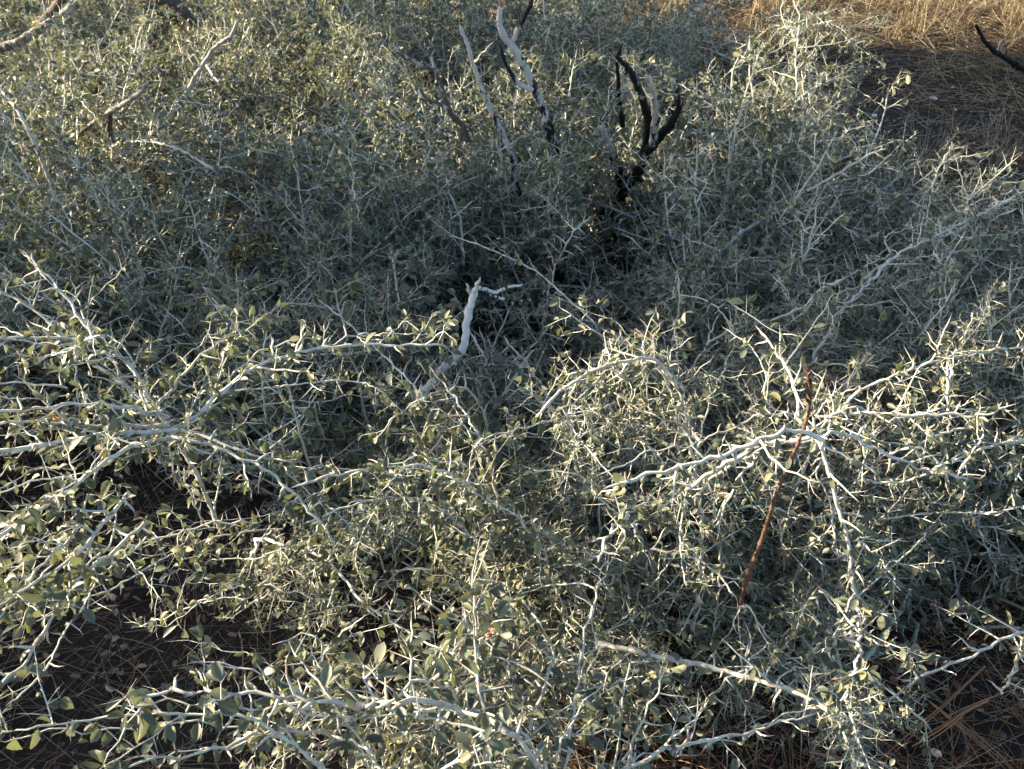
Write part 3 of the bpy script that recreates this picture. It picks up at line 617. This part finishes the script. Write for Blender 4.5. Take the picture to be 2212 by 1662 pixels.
def place(o, p, F, sc):
    Mx = Matrix(((F[0, 0], F[0, 1], F[0, 2], 0), (F[1, 0], F[1, 1], F[1, 2], 0), (F[2, 0], F[2, 1], F[2, 2], 0), (0, 0, 0, 1)))
    o.matrix_basis = Matrix.Translation(Vector(p)) @ Mx @ Matrix.Diagonal((*sc, 1))
for key in SH:
    base = np.array(roots[key].location)
    pool = sorted(leaf_pool[key], key=lambda a: -a[0]); rest = []
    for k, (s, b, a) in enumerate(pool):
        if k < 290 and s * FV * 1.042 > 10:
            o = link('leaf', LEAFM[rng.integers(14)], b); place(o, a[0] - base, frame_from(a[1], a[2]), (a[3], a[3] * rng.uniform(.9, 1.1), a[3]))
        else: rest.append(a)
    if rest: link('foliage', leaves_mesh('foliage', rest, LEAF_HI, M['leaf'], base), roots[key], kind='stuff')
    for k, (s, b, (p, d, L, r_, t)) in enumerate(sorted(thorn_pool[key], key=lambda a: -a[0])[:290]):
        o = link('thorn', THORNM[rng.integers(5)], b); w = min(r_ * .95, .0022) / .052
        place(o, p - base, frame_from(d, UP), (L, w, w))

# ------------------------------------------------------------------ dead wood
def dead_thing(name, label, cat, matl, segs, group=None):
    """segs: (part name, crop, z0, z1, w0, w1, char0, char1, points)"""
    first, _ = path3(pix(segs[0][1], segs[0][8]), segs[0][2], segs[0][3])
    base = first[0].copy(); t = thing(name, label, cat, tuple(base), group)
    for (nm, c, z0, z1, w0, w1, c0, c1, pts) in segs:
        P, T = path3(pix(c, pts), z0, z1); w = np.linspace(w0, w1, len(P)) * .3471
        P, rad, ch, Ln = resample(P, .010, w / 2 / FV * T, np.linspace(c0, c1, len(P)))
        if len(P) > 6:
            for q in range(3): P[1:-1, q] = np.convolve(P[:, q], np.ones(3) / 3, 'valid')
        P[1:-1] += rng.normal(0, .0011, (len(P) - 2, 3)); rad = rad * (1 + .09 * rng.normal(0, 1, len(rad)).clip(-1.5, 1.5)); rad[-1] *= .45
        mb = MB(); mb.tube(P - base, rad, 9, 0, ch, 0, cap=True, rough=.10)
        for q in range(int(Ln / .07)):                            # broken stubs
            i = rng.integers(1, len(P) - 1); d = side_dir(P[i + 1 if i + 1 < len(P) else i] - P[i - 1], R(rng.uniform(40, 75)), rng.uniform(0, 6.28))
            mb.tube(np.array([P[i] - base, P[i] - base + d * rad[i] * rng.uniform(1.3, 3)]), [rad[i] * .5, rad[i] * .28], 5, 0, ch[i], 0, cap=True)
        link(nm, mb.mesh(nm, [matl]), t)
    return t
dead_thing('dead_branch', 'white bleached dead branch with a forked tip in the shaded hollow', 'dead branch', M['bleached'], [
 ('trunk',5,.42,.62,58,44,-.1,.08,[(520,990),(560,900),(640,790),(720,710),(800,640),(830,560),(820,480),(850,370),(862,290),(890,240)]),
 ('fork',5,.60,.64,26,12,.0,.1,[(860,290),(840,260),(828,218)]),
 ('fork',5,.62,.66,34,10,-.1,-.1,[(880,260),(900,220),(915,178)]),
 ('fork',5,.61,.60,30,14,.1,.15,[(895,245),(960,255),(1000,285),(1090,235),(1180,222)]),
 ('fork',5,.60,.56,20,10,.1,.3,[(975,285),(1050,310),(1110,325),(1260,322)])])
dead_thing('dead_snag', 'tall forked dead snag, grey above and charred black below, rising through the centre', 'dead snag', M['charred'], [
 ('trunk',2,.05,.98,80,34,.62,.05,[(1380,1900),(1390,1640),(1375,1380),(1350,1200),(1360,1050),(1385,960),(1350,820),(1300,680),(1250,550),(1220,470),(1150,350),(1100,280),(1050,210),(1030,130),(1035,48)]),
 ('fork',2,.88,1.0,34,26,.2,.55,[(1110,275),(1150,180),(1200,90),(1240,-10)]),
 ('fork',2,.78,.90,36,20,.15,.45,[(1235,565),(1150,520),(1090,430),(1060,360),(1040,290)]),
 ('fork',2,.38,.42,34,18,.5,.55,[(1365,1360),(1290,1330),(1230,1265)])])
dead_thing('dead_branch', 'slender dead branch with a pale bare tip left of the forked snag', 'dead branch', M['charred'], [
 ('trunk',2,.22,.93,58,22,.42,.1,[(1310,1620),(1250,1450),(1190,1330),(1140,1180),(1115,980),(1000,710),(940,600),(900,500),(870,400),(830,260),(785,155)])])
dead_thing('dead_branch', 'grey dead branch split into three short arms beside the slender pale one', 'dead branch', M['weathered'], [
 ('trunk',2,.58,.84,38,20,.4,.1,[(840,890),(820,800),(715,690),(680,560),(630,430),(560,420),(470,365),(380,290)]),
 ('fork',2,.70,.74,28,16,.1,.5,[(710,680),(650,640),(570,620),(545,560)]),
 ('fork',2,.80,.84,22,12,0,.1,[(625,425),(610,360),(632,310)])])
dead_thing('dead_snag', 'blackened burnt snag with many upright arms right of centre', 'dead snag', M['charred'], [
 ('trunk',2,.15,.93,100,30,.62,.35,[(1650,1400),(1700,1310),(1770,1230),(1820,1150),(1900,1080),(1950,920),(1970,760),(1920,600),(1850,440),(1760,350)]),
 ('fork',2,.60,.86,56,24,.3,.15,[(1990,900),(2005,740),(1990,580),(1950,470)]),
 ('fork',2,.56,.86,60,26,.62,.2,[(1960,930),(2090,790),(2160,670),(2130,560),(2110,490)]),
 ('fork',2,.36,.66,64,32,.60,-.15,[(1800,1150),(1740,960),(1700,870),(1665,785)]),
 ('fork',2,.56,.84,40,18,.60,.45,[(1800,780),(1775,620),(1775,500),(1760,370)]),
 ('fork',2,.90,.94,26,14,.5,.55,[(1765,360),(1800,280)]),
 ('fork',2,.10,.20,90,50,.65,.65,[(1790,1200),(1800,1330),(1760,1480)])])
dead_thing('dead_branch', 'curved weathered grey log with a black stub, across the top left corner', 'dead branch', M['weathered'], [
 ('trunk',1,.62,.80,60,36,.2,.12,[(-60,310),(90,280),(200,210),(330,130),(430,60),(530,-30)]),
 ('fork',1,.64,.80,70,50,.7,.7,[(230,190),(300,110),(350,40),(390,-30)])])
dead_thing('dead_branch', 'dark grey log lying at the top edge above the sunlit shrub', 'dead branch', M['weathered'], [
 ('trunk',1,.44,.60,60,90,.3,.3,[(1240,190),(1170,110),(1100,30),(960,-30)]),
 ('fork',1,.44,.54,50,40,.65,.6,[(1130,120),(1000,80),(860,15)])])
dead_thing('dead_branch', 'pale weathered crooked dead branch standing in the upper left shrub', 'dead branch', M['weathered'], [
 ('trunk',1,.46,.82,40,20,.12,.05,[(1040,830),(1110,760),(1150,620),(1200,500),(1265,400),(1330,300),(1440,220),(1480,130)]),
 ('fork',1,.62,.66,18,10,0,0,[(1280,400),(1330,480),(1360,510)])])
dead_thing('dead_branch', 'pale dead branch with a flat pointed end and a charred lower fork', 'dead branch', M['weathered'], [
 ('trunk',1,.50,.72,24,30,.14,.05,[(510,820),(610,740),(690,690),(780,640),(870,580),(920,515)]),
 ('fork',1,.58,.44,30,34,.3,.6,[(690,690),(675,780),(690,890)])])
dead_thing('dead_branch', 'black dead branch poking in at the right edge over the golden grass', 'dead branch', M['charred'], [
 ('trunk',3,.18,.50,44,20,.6,.6,[(2300,480),(2212,430),(2130,380),(2030,320),(1960,250),(1915,155)]),
 ('fork',3,.30,.40,26,14,.0,.3,[(2050,330),(2065,280),(2085,245)])])

# rust-brown stalk
P1 = pix(6, [(870, 790), (872, 900), (845, 1060), (800, 1220), (740, 1380), (660, 1560)]) + pix(9, [(600, 130), (560, 270), (520, 420), (480, 560), (430, 760)])
P, T = path3(P1, .92, .44)
w = np.interp(np.linspace(0, 1, len(P)), [0, .05, .13, .2, .5, .8, 1], [3, 13, 9, 8, 10, 12, 9])
P, rad, Ln = resample(P, .006, w / 2 / FV * T * .85)
P = P + np.stack([.004 * np.sin(np.arange(len(P)) * .16), .003 * np.cos(np.arange(len(P)) * .11), 0 * rad], 1)
base = P[-1].copy(); st = thing('dry_stalk', 'rust brown dry stalk standing inside the star of pale branches', 'dry stalk', tuple(base))
mb = MB(); mb.tube(P - base, rad * rng.uniform(.8, 1.2, len(P)), 8, rng.uniform(.2, .8, len(P)).repeat(8) if False else .4, 0, 0, rough=.18)
for k in range(160):
    i = rng.integers(0, len(P) - 2); d = unit(P[i] - P[i + 1]); dd = unit(d + rng.normal(0, .35, 3)); q = P[i] - base + side_dir(d, R(90), rng.uniform(0, 6.28)) * rad[i] * .8
    mb.tube(np.array([q, q + dd * .006, q + dd * .013 + rng.normal(0, .001, 3)]), [.0007, .0005, .0001], 3, rng.uniform(0, 1))
link('stem', mb.mesh('stem', [M['rust']]), st)
for k in range(9):                                               # papery bracts at the top
    mb = MB(); mb.leaf(P[1 + k] - base, unit(P[0] - P[6] + rng.normal(0, .004, 3)), rng.normal(0, 1, 3), .022, .007, .5, .1, rng.uniform(0, 1)); link('bract', mb.mesh('bract', [M['rust']]), st)

# ------------------------------------------------------------------ ground
def gz(x, y): return .018 * np.sin(x * 1.7 + .6) * np.cos(y * 1.3) + .012 * np.sin(x * 4.1 + y * 3.3) + .006 * np.sin(x * 11 - y * 9) + .09 * np.clip(np.hypot(x, y - 3) / 12 - .6, 0, 3)
g = np.linspace(-1, 1, 300); gx = 70 * np.sinh(g * 4.2) / np.sinh(4.2); X, Y = np.meshgrid(gx, gx + 2.2, indexing='ij')
Z = gz(X, Y) + rng.normal(0, .0035, X.shape) * (np.hypot(X, Y - 2) < 7)
v = np.stack([X, Y, Z], -1).reshape(-1, 3); i = (np.arange(299)[:, None] * 300 + np.arange(299)[None]).ravel()
mb = MB(); mb.add(v, np.concatenate([np.stack([i, i + 300, i + 301], 1), np.stack([i, i + 301, i + 1], 1)]), 0)
link('ground', mb.mesh('ground', [M['soil']]), kind='structure')

def batch_strands(n, pos, ln, lift, rad, bend, seg=4, k=3, tintr=(0, 1)):
    """n thin curved strands in one mesh builder; pos (n,2), direction random"""
    az = rng.uniform(0, 6.283, n) if not isinstance(lift, tuple) else lift[1]; el = lift if not isinstance(lift, tuple) else lift[0]
    d = np.stack([np.cos(az) * np.cos(el), np.sin(az) * np.cos(el), np.sin(el)], 1)
    bd = rng.normal(0, 1, (n, 3)) * bend[:, None]; bd[:, 2] -= bend * .6
    t = np.linspace(0, 1, seg + 1)
    P = pos[:, None, :] + d[:, None] * (ln[:, None] * t)[..., None] + bd[:, None] * (t ** 2)[None, :, None] * ln[:, None, None]
    P[..., 2] = np.maximum(P[..., 2], gz(P[..., 0], P[..., 1]) + .002)
    side = np.cross(d, np.array((.1, .2, .97))); side /= np.linalg.norm(side, axis=1, keepdims=True); nn = np.cross(side, d)
    th = np.arange(k) * 2 * math.pi / k; prof = np.linspace(1, .25, seg + 1)
    off = (np.cos(th)[None, :, None] * side[:, None] + np.sin(th)[None, :, None] * nn[:, None])              # n,k,3
    V = P[:, :, None] + off[:, None] * (rad[:, None] * prof[None])[:, :, None, None]
    vi = np.arange(n)[:, None, None] * ((seg + 1) * k) + np.arange(seg)[None, :, None] * k; j = np.arange(k)[None, None]; j2 = (j + 1) % k
    F = np.concatenate([np.stack([vi + j, vi + j2, vi + k + j2], -1).reshape(-1, 3), np.stack([vi + j, vi + k + j2, vi + k + j], -1).reshape(-1, 3)])
    tint = np.repeat(rng.uniform(*tintr, n), (seg + 1) * k)
    return V.reshape(-1, 3), F, tint
def scatter(n, fn):
    out = []
    while len(out) < n:
        x = rng.uniform(-4.5, 6.0, 4000); y = rng.uniform(.1, 9.5, 4000); keep = rng.random(4000) < fn(x, y)
        out += list(zip(x[keep], y[keep]))
    p = np.array(out[:n]); return np.column_stack([p, gz(p[:, 0], p[:, 1]) + .003])
def clump(x, y, f=2.2, ph=0): return .5 + .5 * np.sin(x * f + 1.3 * np.sin(y * f * .8 + ph) + ph) * np.cos(y * f * 1.1 + ph * 2)
# thatch of dry grass lying on the open ground
def dens_grass(x, y):
    open_ = ((x > 1.25) & (y > 2.6)) | (y > 4.7); bare = ((x - 2.05) / .7) ** 2 + ((y - 3.9) / .55) ** 2 < 1
    return np.where(open_, np.where(bare, .16, .35 + .65 * clump(x, y)), .0) * np.where(y > 7.5, .5, 1)
n = 46000; p = scatter(n, dens_grass); mb = MB()
mb.add(*batch_strands(n, p, rng.uniform(.08, .32, n), np.abs(rng.normal(.08, .25, n)), rng.uniform(.0009, .0024, n), rng.uniform(.1, .5, n)))
link('dry_grass', mb.mesh('dry_grass', [M['straw']]), kind='stuff', label='matted dry grass lying on the open ground')
# upright golden tufts at the far edge
n = 11000; c = scatter(150, lambda x, y: ((y > 5.5) & (y < 7.8) & (x > .4)) * .9 * clump(x, y, 3.1, .7) + ((y > 7.4)) * .15); q = rng.integers(0, 150, n)
p = c[q] + np.column_stack([rng.normal(0, .07, n), rng.normal(0, .07, n), np.zeros(n)])
mb = MB(); mb.add(*batch_strands(n, p, rng.uniform(.06, .30, n), R(90) - np.abs(rng.normal(0, .6, n)), rng.uniform(.0010, .0028, n), rng.uniform(.1, .7, n), tintr=(.1, 1)))
link('golden_grass', mb.mesh('golden_grass', [M['straw']]), kind='stuff', label='standing golden grass in the sun along the top edge')
# fallen pine needles, twigs, dead leaves, grit
near_d = lambda x, y: np.where((x > -2) & (x < 2.2) & (y < 2.6), 1.0, .12)
n = 12000; p = scatter(n, near_d); mb = MB()
mb.add(*batch_strands(n, p, rng.uniform(.05, .16, n), np.abs(rng.normal(.05, .2, n)), rng.uniform(.0004, .0008, n), rng.uniform(.02, .2, n)))
link('fallen_needles', mb.mesh('fallen_needles', [M['needle']]), kind='stuff', label='brown pine needles strewn under the shrubs')
n = 9000; p = scatter(n, near_d); mb = MB()
mb.add(*batch_strands(n, p, rng.uniform(.06, .28, n), np.abs(rng.normal(.12, .35, n)), rng.uniform(.0007, .0015, n), rng.uniform(.05, .4, n)))
link('dry_grass', mb.mesh('dry_grass', [M['straw_grey']]), kind='stuff', label='thin grey dry stalks under the shrubs')
n = 900; p = scatter(n, near_d); mb = MB()
mb.add(*batch_strands(n, p, rng.uniform(.05, .25, n), np.abs(rng.normal(.05, .15, n)), rng.uniform(.0012, .0035, n), rng.uniform(.02, .25, n), k=5))
link('fallen_twigs', mb.mesh('fallen_twigs', [M['straw_grey']]), kind='stuff', label='small dead twigs lying on the dark soil')
n = 17000; p = scatter(n, lambda x, y: near_d(x, y) * .9 + .03); mb = MB()
for k in range(n):
    L = rng.uniform(.009, .026); mb.leaf(p[k] + (0, 0, rng.uniform(.004, .018)), (rng.normal(), rng.normal(), rng.normal(0, .4)), unit(UP + rng.normal(0, .5, 3)), L, L * rng.uniform(.4, .7), rng.uniform(.1, .9), rng.uniform(-.4, .4), rng.uniform(0, 1), 0, LEAF_LO)
link('leaf_litter', mb.mesh('leaf_litter', [M['litter']], False), kind='stuff', label='dead brown leaves covering the soil under the shrubs')
OCT = np.array([(1, 0, 0), (-1, 0, 0), (0, 1, 0), (0, -1, 0), (0, 0, 1), (0, 0, -1)], float)
OF = np.array([(0, 2, 4), (2, 1, 4), (1, 3, 4), (3, 0, 4), (2, 0, 5), (1, 2, 5), (3, 1, 5), (0, 3, 5)])
n = 18000; p = scatter(n, lambda x, y: np.where(((x - 2.05) / .9) ** 2 + ((y - 3.9) / .8) ** 2 < 1, 1.0, near_d(x, y) * .7)); mb = MB()
s = .0015 + .009 * rng.random(n) ** 4
V = p[:, None] + OCT[None] * (s[:, None, None] * rng.uniform(.6, 1.3, (n, 6, 1))) * np.array((1, 1, .7)); F = OF[None] + np.arange(n)[:, None, None] * 6
mb.add(V.reshape(-1, 3), F.reshape(-1, 3), np.repeat(rng.random(n) ** 2, 6)); link('gravel', mb.mesh('gravel', [M['stone']], False), kind='stuff', label='fine grit on the dark soil')

# tangle of dry stems standing in the gap at lower right
n = 1500; p = np.column_stack([rng.uniform(.15, 1.7, n), rng.uniform(.55, 1.5, n), np.zeros(n)]); p[:, 2] = gz(p[:, 0], p[:, 1]); mb = MB()
mb.add(*batch_strands(n, p, rng.uniform(.06, .24, n), np.abs(rng.normal(.35, .4, n)), rng.uniform(.0006, .0013, n), rng.uniform(.05, .5, n), tintr=(.3, 1)))
link('dry_stems', mb.mesh('dry_stems', [M['needle']]), kind='stuff', label='tangle of reddish dry stems under the shrubs at lower right')
n = 900; p = np.column_stack([rng.uniform(-1.3, 1.7, n), rng.uniform(.55, 1.5, n), np.zeros(n)]); p[:, 2] = gz(p[:, 0], p[:, 1]); mb = MB()
mb.add(*batch_strands(n, p, rng.uniform(.08, .28, n), np.abs(rng.normal(.3, .4, n)), rng.uniform(.0005, .0011, n), rng.uniform(.05, .5, n), tintr=(.4, 1)))
link('dry_stems', mb.mesh('dry_stems', [M['straw']]), kind='stuff', label='thin straw coloured stems over the dark soil in front')

# white pebbles on the open ground
def rock_mesh(sz):
    import bmesh
    bm = bmesh.new(); bmesh.ops.create_icosphere(bm, subdivisions=2, radius=sz)
    for v_ in bm.verts: v_.co *= rng.uniform(.82, 1.12); v_.co.z *= .65
    me = bpy.data.meshes.new('pebble'); bm.to_mesh(me); bm.free(); me.materials.append(M['white_stone'])
    a = me.attributes.new('tint', 'FLOAT', 'POINT'); a.data.foreach_set('value', np.full(len(me.vertices), .6, np.float32)); return me
for (cx, px, py, sz, lab) in ((3, 1660, 582, .022, 'largest white pebble on the dark open ground at upper right'), (3, 1285, 712, .016, 'small white pebble nearest the tall twigs on the open ground'),
                              (3, 1205, 398, .013, 'small white pebble on the open ground just below the golden grass')):
    (fx, fy), = pix(cx, [(px, py)]); q = at(fx, fy, depth_at(fx, fy, .01)); q[2] = gz(q[0], q[1]) + sz * .1
    link('pebble', rock_mesh(sz), None, tuple(q), label=lab, category='pebble', group='white pebbles on the open ground')

# long brown pine needles that can be told apart
def needle(c, z0, z1, pts, lab, wid=7):
    P, T = path3(pix(c, pts), z0, z1); P, T2, Ln = resample(P, .02, T); base = P[0].copy()
    t = thing('pine_needle', lab, 'pine needle', tuple(base), 'long brown pine needles caught in the thicket')
    for k in range(3):
        off = rng.normal(0, 1, 3) * np.array((1, 1, .6)); Q = P + off * np.linspace(0, .012, len(P))[:, None] ** 1.0
        mb = MB(); mb.tube(Q - base, wid * .3471 / 2 / FV * T2 * np.linspace(1, .45, len(Q)), 4, .55); link('needle', mb.mesh('needle', [M['needle']]), t)
needle(9, .10, .05, [(1970, 1020), (1750, 1240), (1500, 1470), (1310, 1650)], 'long brown pine needle slanting down through the litter at lower right', 12)
needle(9, .10, .05, [(1620, 1240), (1780, 1370), (1960, 1510), (2130, 1660)], 'reddish pine needle crossing the long slanting one at lower right', 12)
needle(9, .13, .09, [(1990, 1235), (1850, 1290), (1700, 1400), (1520, 1500)], 'pale orange curved pine needle just above the needle crossing', 16)
needle(9, .06, .05, [(880, 1555), (1100, 1600), (1400, 1660)], 'flat bundle of red brown pine needles at the bottom edge', 16)
needle(6, .12, .12, [(1700, 1610), (1900, 1570), (2100, 1535)], 'orange pine needle by the white seed head at the right edge', 18)
needle(7, .25, .2, [(1860, 495), (1940, 530), (2020, 580)], 'short brown pine needle bundle lodged beside the dark hollow', 16)
needle(4, .45, .30, [(1420, -20), (1410, 150), (1398, 350)], 'upright rust brown pine needle in the shaded shrub at left', 12)
needle(1, .52, .40, [(1400, 1240), (1385, 1400), (1380, 1560)], 'thin red brown pine needle hanging beside the upright one', 8)
# white seed head
(fx, fy), = pix(6, [(2150, 1555)]); q = at(fx, fy, depth_at(fx, fy, .14)); sh = thing('seed_head', 'small round white seed head on a thin stalk at the right edge', 'seed head', tuple(q))
mb = MB(); mb.tube(np.array([(0, 0, 0), (.01, .0, -.07), (.01, .01, -.16)]), [.0009, .0008, .001], 4, .5); link('stalk', mb.mesh('stalk', [M['straw_grey']]), sh)
for k in range(22):
    mb = MB(); d = unit(rng.normal(0, 1, 3) + (0, 0, .4)); mb.leaf(d * .002, d, rng.normal(0, 1, 3), .008, .004, .3, .2, .8, 0, LEAF_LO); link('petal', mb.mesh('petal', [M['white_stone']]), sh)
# orange dead leaves caught on the twigs
for (c, px, py, z, lab) in ((4, 345, 1030, .84, 'orange dead leaf caught on the sunlit left branches'), (4, 310, 590, .86, 'small rusty dead leaf on the upper sunlit left branch'),
                            (4, 585, 60, .45, 'dull orange dead leaf in the shaded shrub at left'), (5, 1930, 520, .66, 'crumpled rusty leaf beside the tall thorn of the arching branch'),
                            (8, 990, 775, .74, 'pinkish dead leaf caught at the forked bottom centre branch'), (7, 1500, 870, .1, 'rusty curled leaf on the dark soil at lower left')):
    (fx, fy), = pix(c, [(px, py)]); q = at(fx, fy, depth_at(fx, fy, z)); mb = MB()
    mb.leaf(np.zeros(3), (rng.normal(), rng.normal(), -.4), unit(np.array((0, -.6, 1.)) + rng.normal(0, .3, 3)), .017, .012, .6, .5, .5)
    link('dead_leaf', mb.mesh('dead_leaf', [M['red_leaf']]), None, tuple(q), label=lab, category='dead leaf', group='orange dead leaves')

# thin dry weeds on the open ground
def weed(x, y, n, h, spread, lab, m_='straw_grey'):
    t = thing('dry_weed', lab, 'weed', (x, y, float(gz(x, y))), 'thin dry weeds')
    p = np.column_stack([rng.normal(0, .03, n), rng.normal(0, .03, n), np.zeros(n)])
    for k in range(n):
        mb = MB(); d = unit((rng.normal(0, spread), rng.normal(0, spread), 1)); P = zigzag(p[k], d, h * rng.uniform(.5, 1), .04, .12, rng.normal(0, .8, 3)); mb.tube(P, np.linspace(.0018, .0008, len(P)), 3, rng.uniform(0, 1))
        for i in range(2, len(P) - 1):
            if rng.random() < .75:
                Q = zigzag(P[i], side_dir(P[i + 1] - P[i], R(rng.uniform(20, 50)), rng.uniform(0, 6.28)), h * rng.uniform(.1, .35), .03, .15, rng.normal(0, .8, 3)); mb.tube(Q, np.linspace(.0012, .0006, len(Q)), 3, rng.uniform(0, 1))
        link('stalk', mb.mesh('stalk', [M[m_]]), t)
weed(1.75, 3.45, 22, .42, .35, 'thin grey dry weed standing left in the gap above the right-hand shrubs')
weed(2.15, 3.6, 26, .40, .35, 'wispy dry weed beside the right edge shrub on open ground')
weed(2.45, 3.7, 22, .45, .4, 'dry weed at the right edge above the pale leaning shoots')
weed(3.1, 5.5, 30, .55, .45, 'dry weed in the sun at the top right corner', 'straw')
weed(2.6, 5.7, 24, .35, .45, 'golden weed at the top edge right of the tall twigs', 'straw')
weed(3.45, 5.1, 26, .6, .45, 'tangled dry weed behind the black branch at the right edge', 'straw')
weed(1.75, 5.9, 20, .4, .45, 'short golden weed at the top edge nearest the tall twigs', 'straw')

# ------------------------------------------------------------------ unseen trees outside the frame, crowns shaped to lay shade over the thicket
def tree(x, y, h, blobs, nl, lab):
    t = thing('unseen_shade_tree', lab, 'tree', (x, y, float(gz(np.float64(x), np.float64(y)))), 'unseen shade-casting trees left of the thicket')
    mb = MB(); tr = np.array([(0, 0, -.1), (.05, .03, h * .3), (-.03, .08, h * .6), (.0, .05, h * .95)]); P, Ln = resample(tr, .15)[0:1] + [0]
    mb.tube(P, np.linspace(.11, .03, len(P)), 9, rough=.08); link('trunk', mb.mesh('trunk', [M['weathered']]), t)
    V = []; F = []; TI = []
    per = nl // len(blobs); k0 = 0
    cm = MB()
    for (bx, by, bz, sx, sy, sz) in blobs:
        c = np.array((bx, by, bz)); mb = MB(); mb.tube(bez(np.array((0, .04, min(bz * .6, h * .8))), c * (.4, .4, .95), c, 9), np.linspace(.035, .008, 9), 5); link('limb', mb.mesh('limb', [M['weathered']]), t)
        q = rng.normal(0, 1, (per, 3)); q /= np.linalg.norm(q, axis=1, keepdims=True); q *= (rng.random(per) ** .42)[:, None] * (1 + .22 * np.sin(q[:, :1] * 7 + q[:, 1:2] * 5 + bx * 9))
        c3 = c + q * (sx, sy, sz); a = rng.normal(0, 1, (per, 3)); a /= np.linalg.norm(a, axis=1, keepdims=True); b = np.cross(a, rng.normal(0, 1, (per, 3))); b /= np.linalg.norm(b, axis=1, keepdims=True)
        L = rng.uniform(.02, .045, (per, 1)); W = L * .35
        vv = np.stack([c3 - a * L, c3 + b * W, c3 + a * L, c3 - b * W], 1).reshape(-1, 3); i = np.arange(per) * 4
        cm.add(vv, np.concatenate([np.stack([i, i + 1, i + 2], 1), np.stack([i, i + 2, i + 3], 1)]), np.repeat(rng.random(per), 4))
    link('crown', cm.mesh('crown', [M['tree_leaf']]), t, kind='stuff')
def uw(u, w=-6.0): return (w * LX - u * LY, w * LY + u * LX)
x1, y1 = uw(2.05); x2, y2 = uw(3.95)
def blobs(u0, specs):  # crown clumps placed where they block the sun
    bl = []
    for n, uc, zc, ru, rz in specs:
        for k in range(n):
            a = rng.uniform(0, 6.28); q = math.sqrt(rng.random()); u, z = uc - u0 + ru * q * math.cos(a), zc + rz * q * math.sin(a)
            bl.append((-u * LY + rng.uniform(-.4, .4), u * LX, z, .5, .30, .26))
    return bl
tree(x1, y1, 3.9, blobs(2.05, [(20, 2.08, 2.82, .42, .45), (7, 1.36, 2.35, .10, .18), (4, 1.3, 1.9, .15, .2), (11, .62, 1.72, .62, .16), (5, .6, 1.3, .6, .2)]), 60000, 'leafy tree just outside the left edge, nearer of the two that shade the thicket')  # low clumps added to darken the near ground
tree(x2, y2, 3.9, blobs(3.95, [(20, 3.95, 2.78, .95, .32), (6, 4.7, 3.1, .4, .2), (9, 5.35, 2.78, .32, .22)]), 60000, 'leafy tree farther back outside the left edge, shading the open ground')
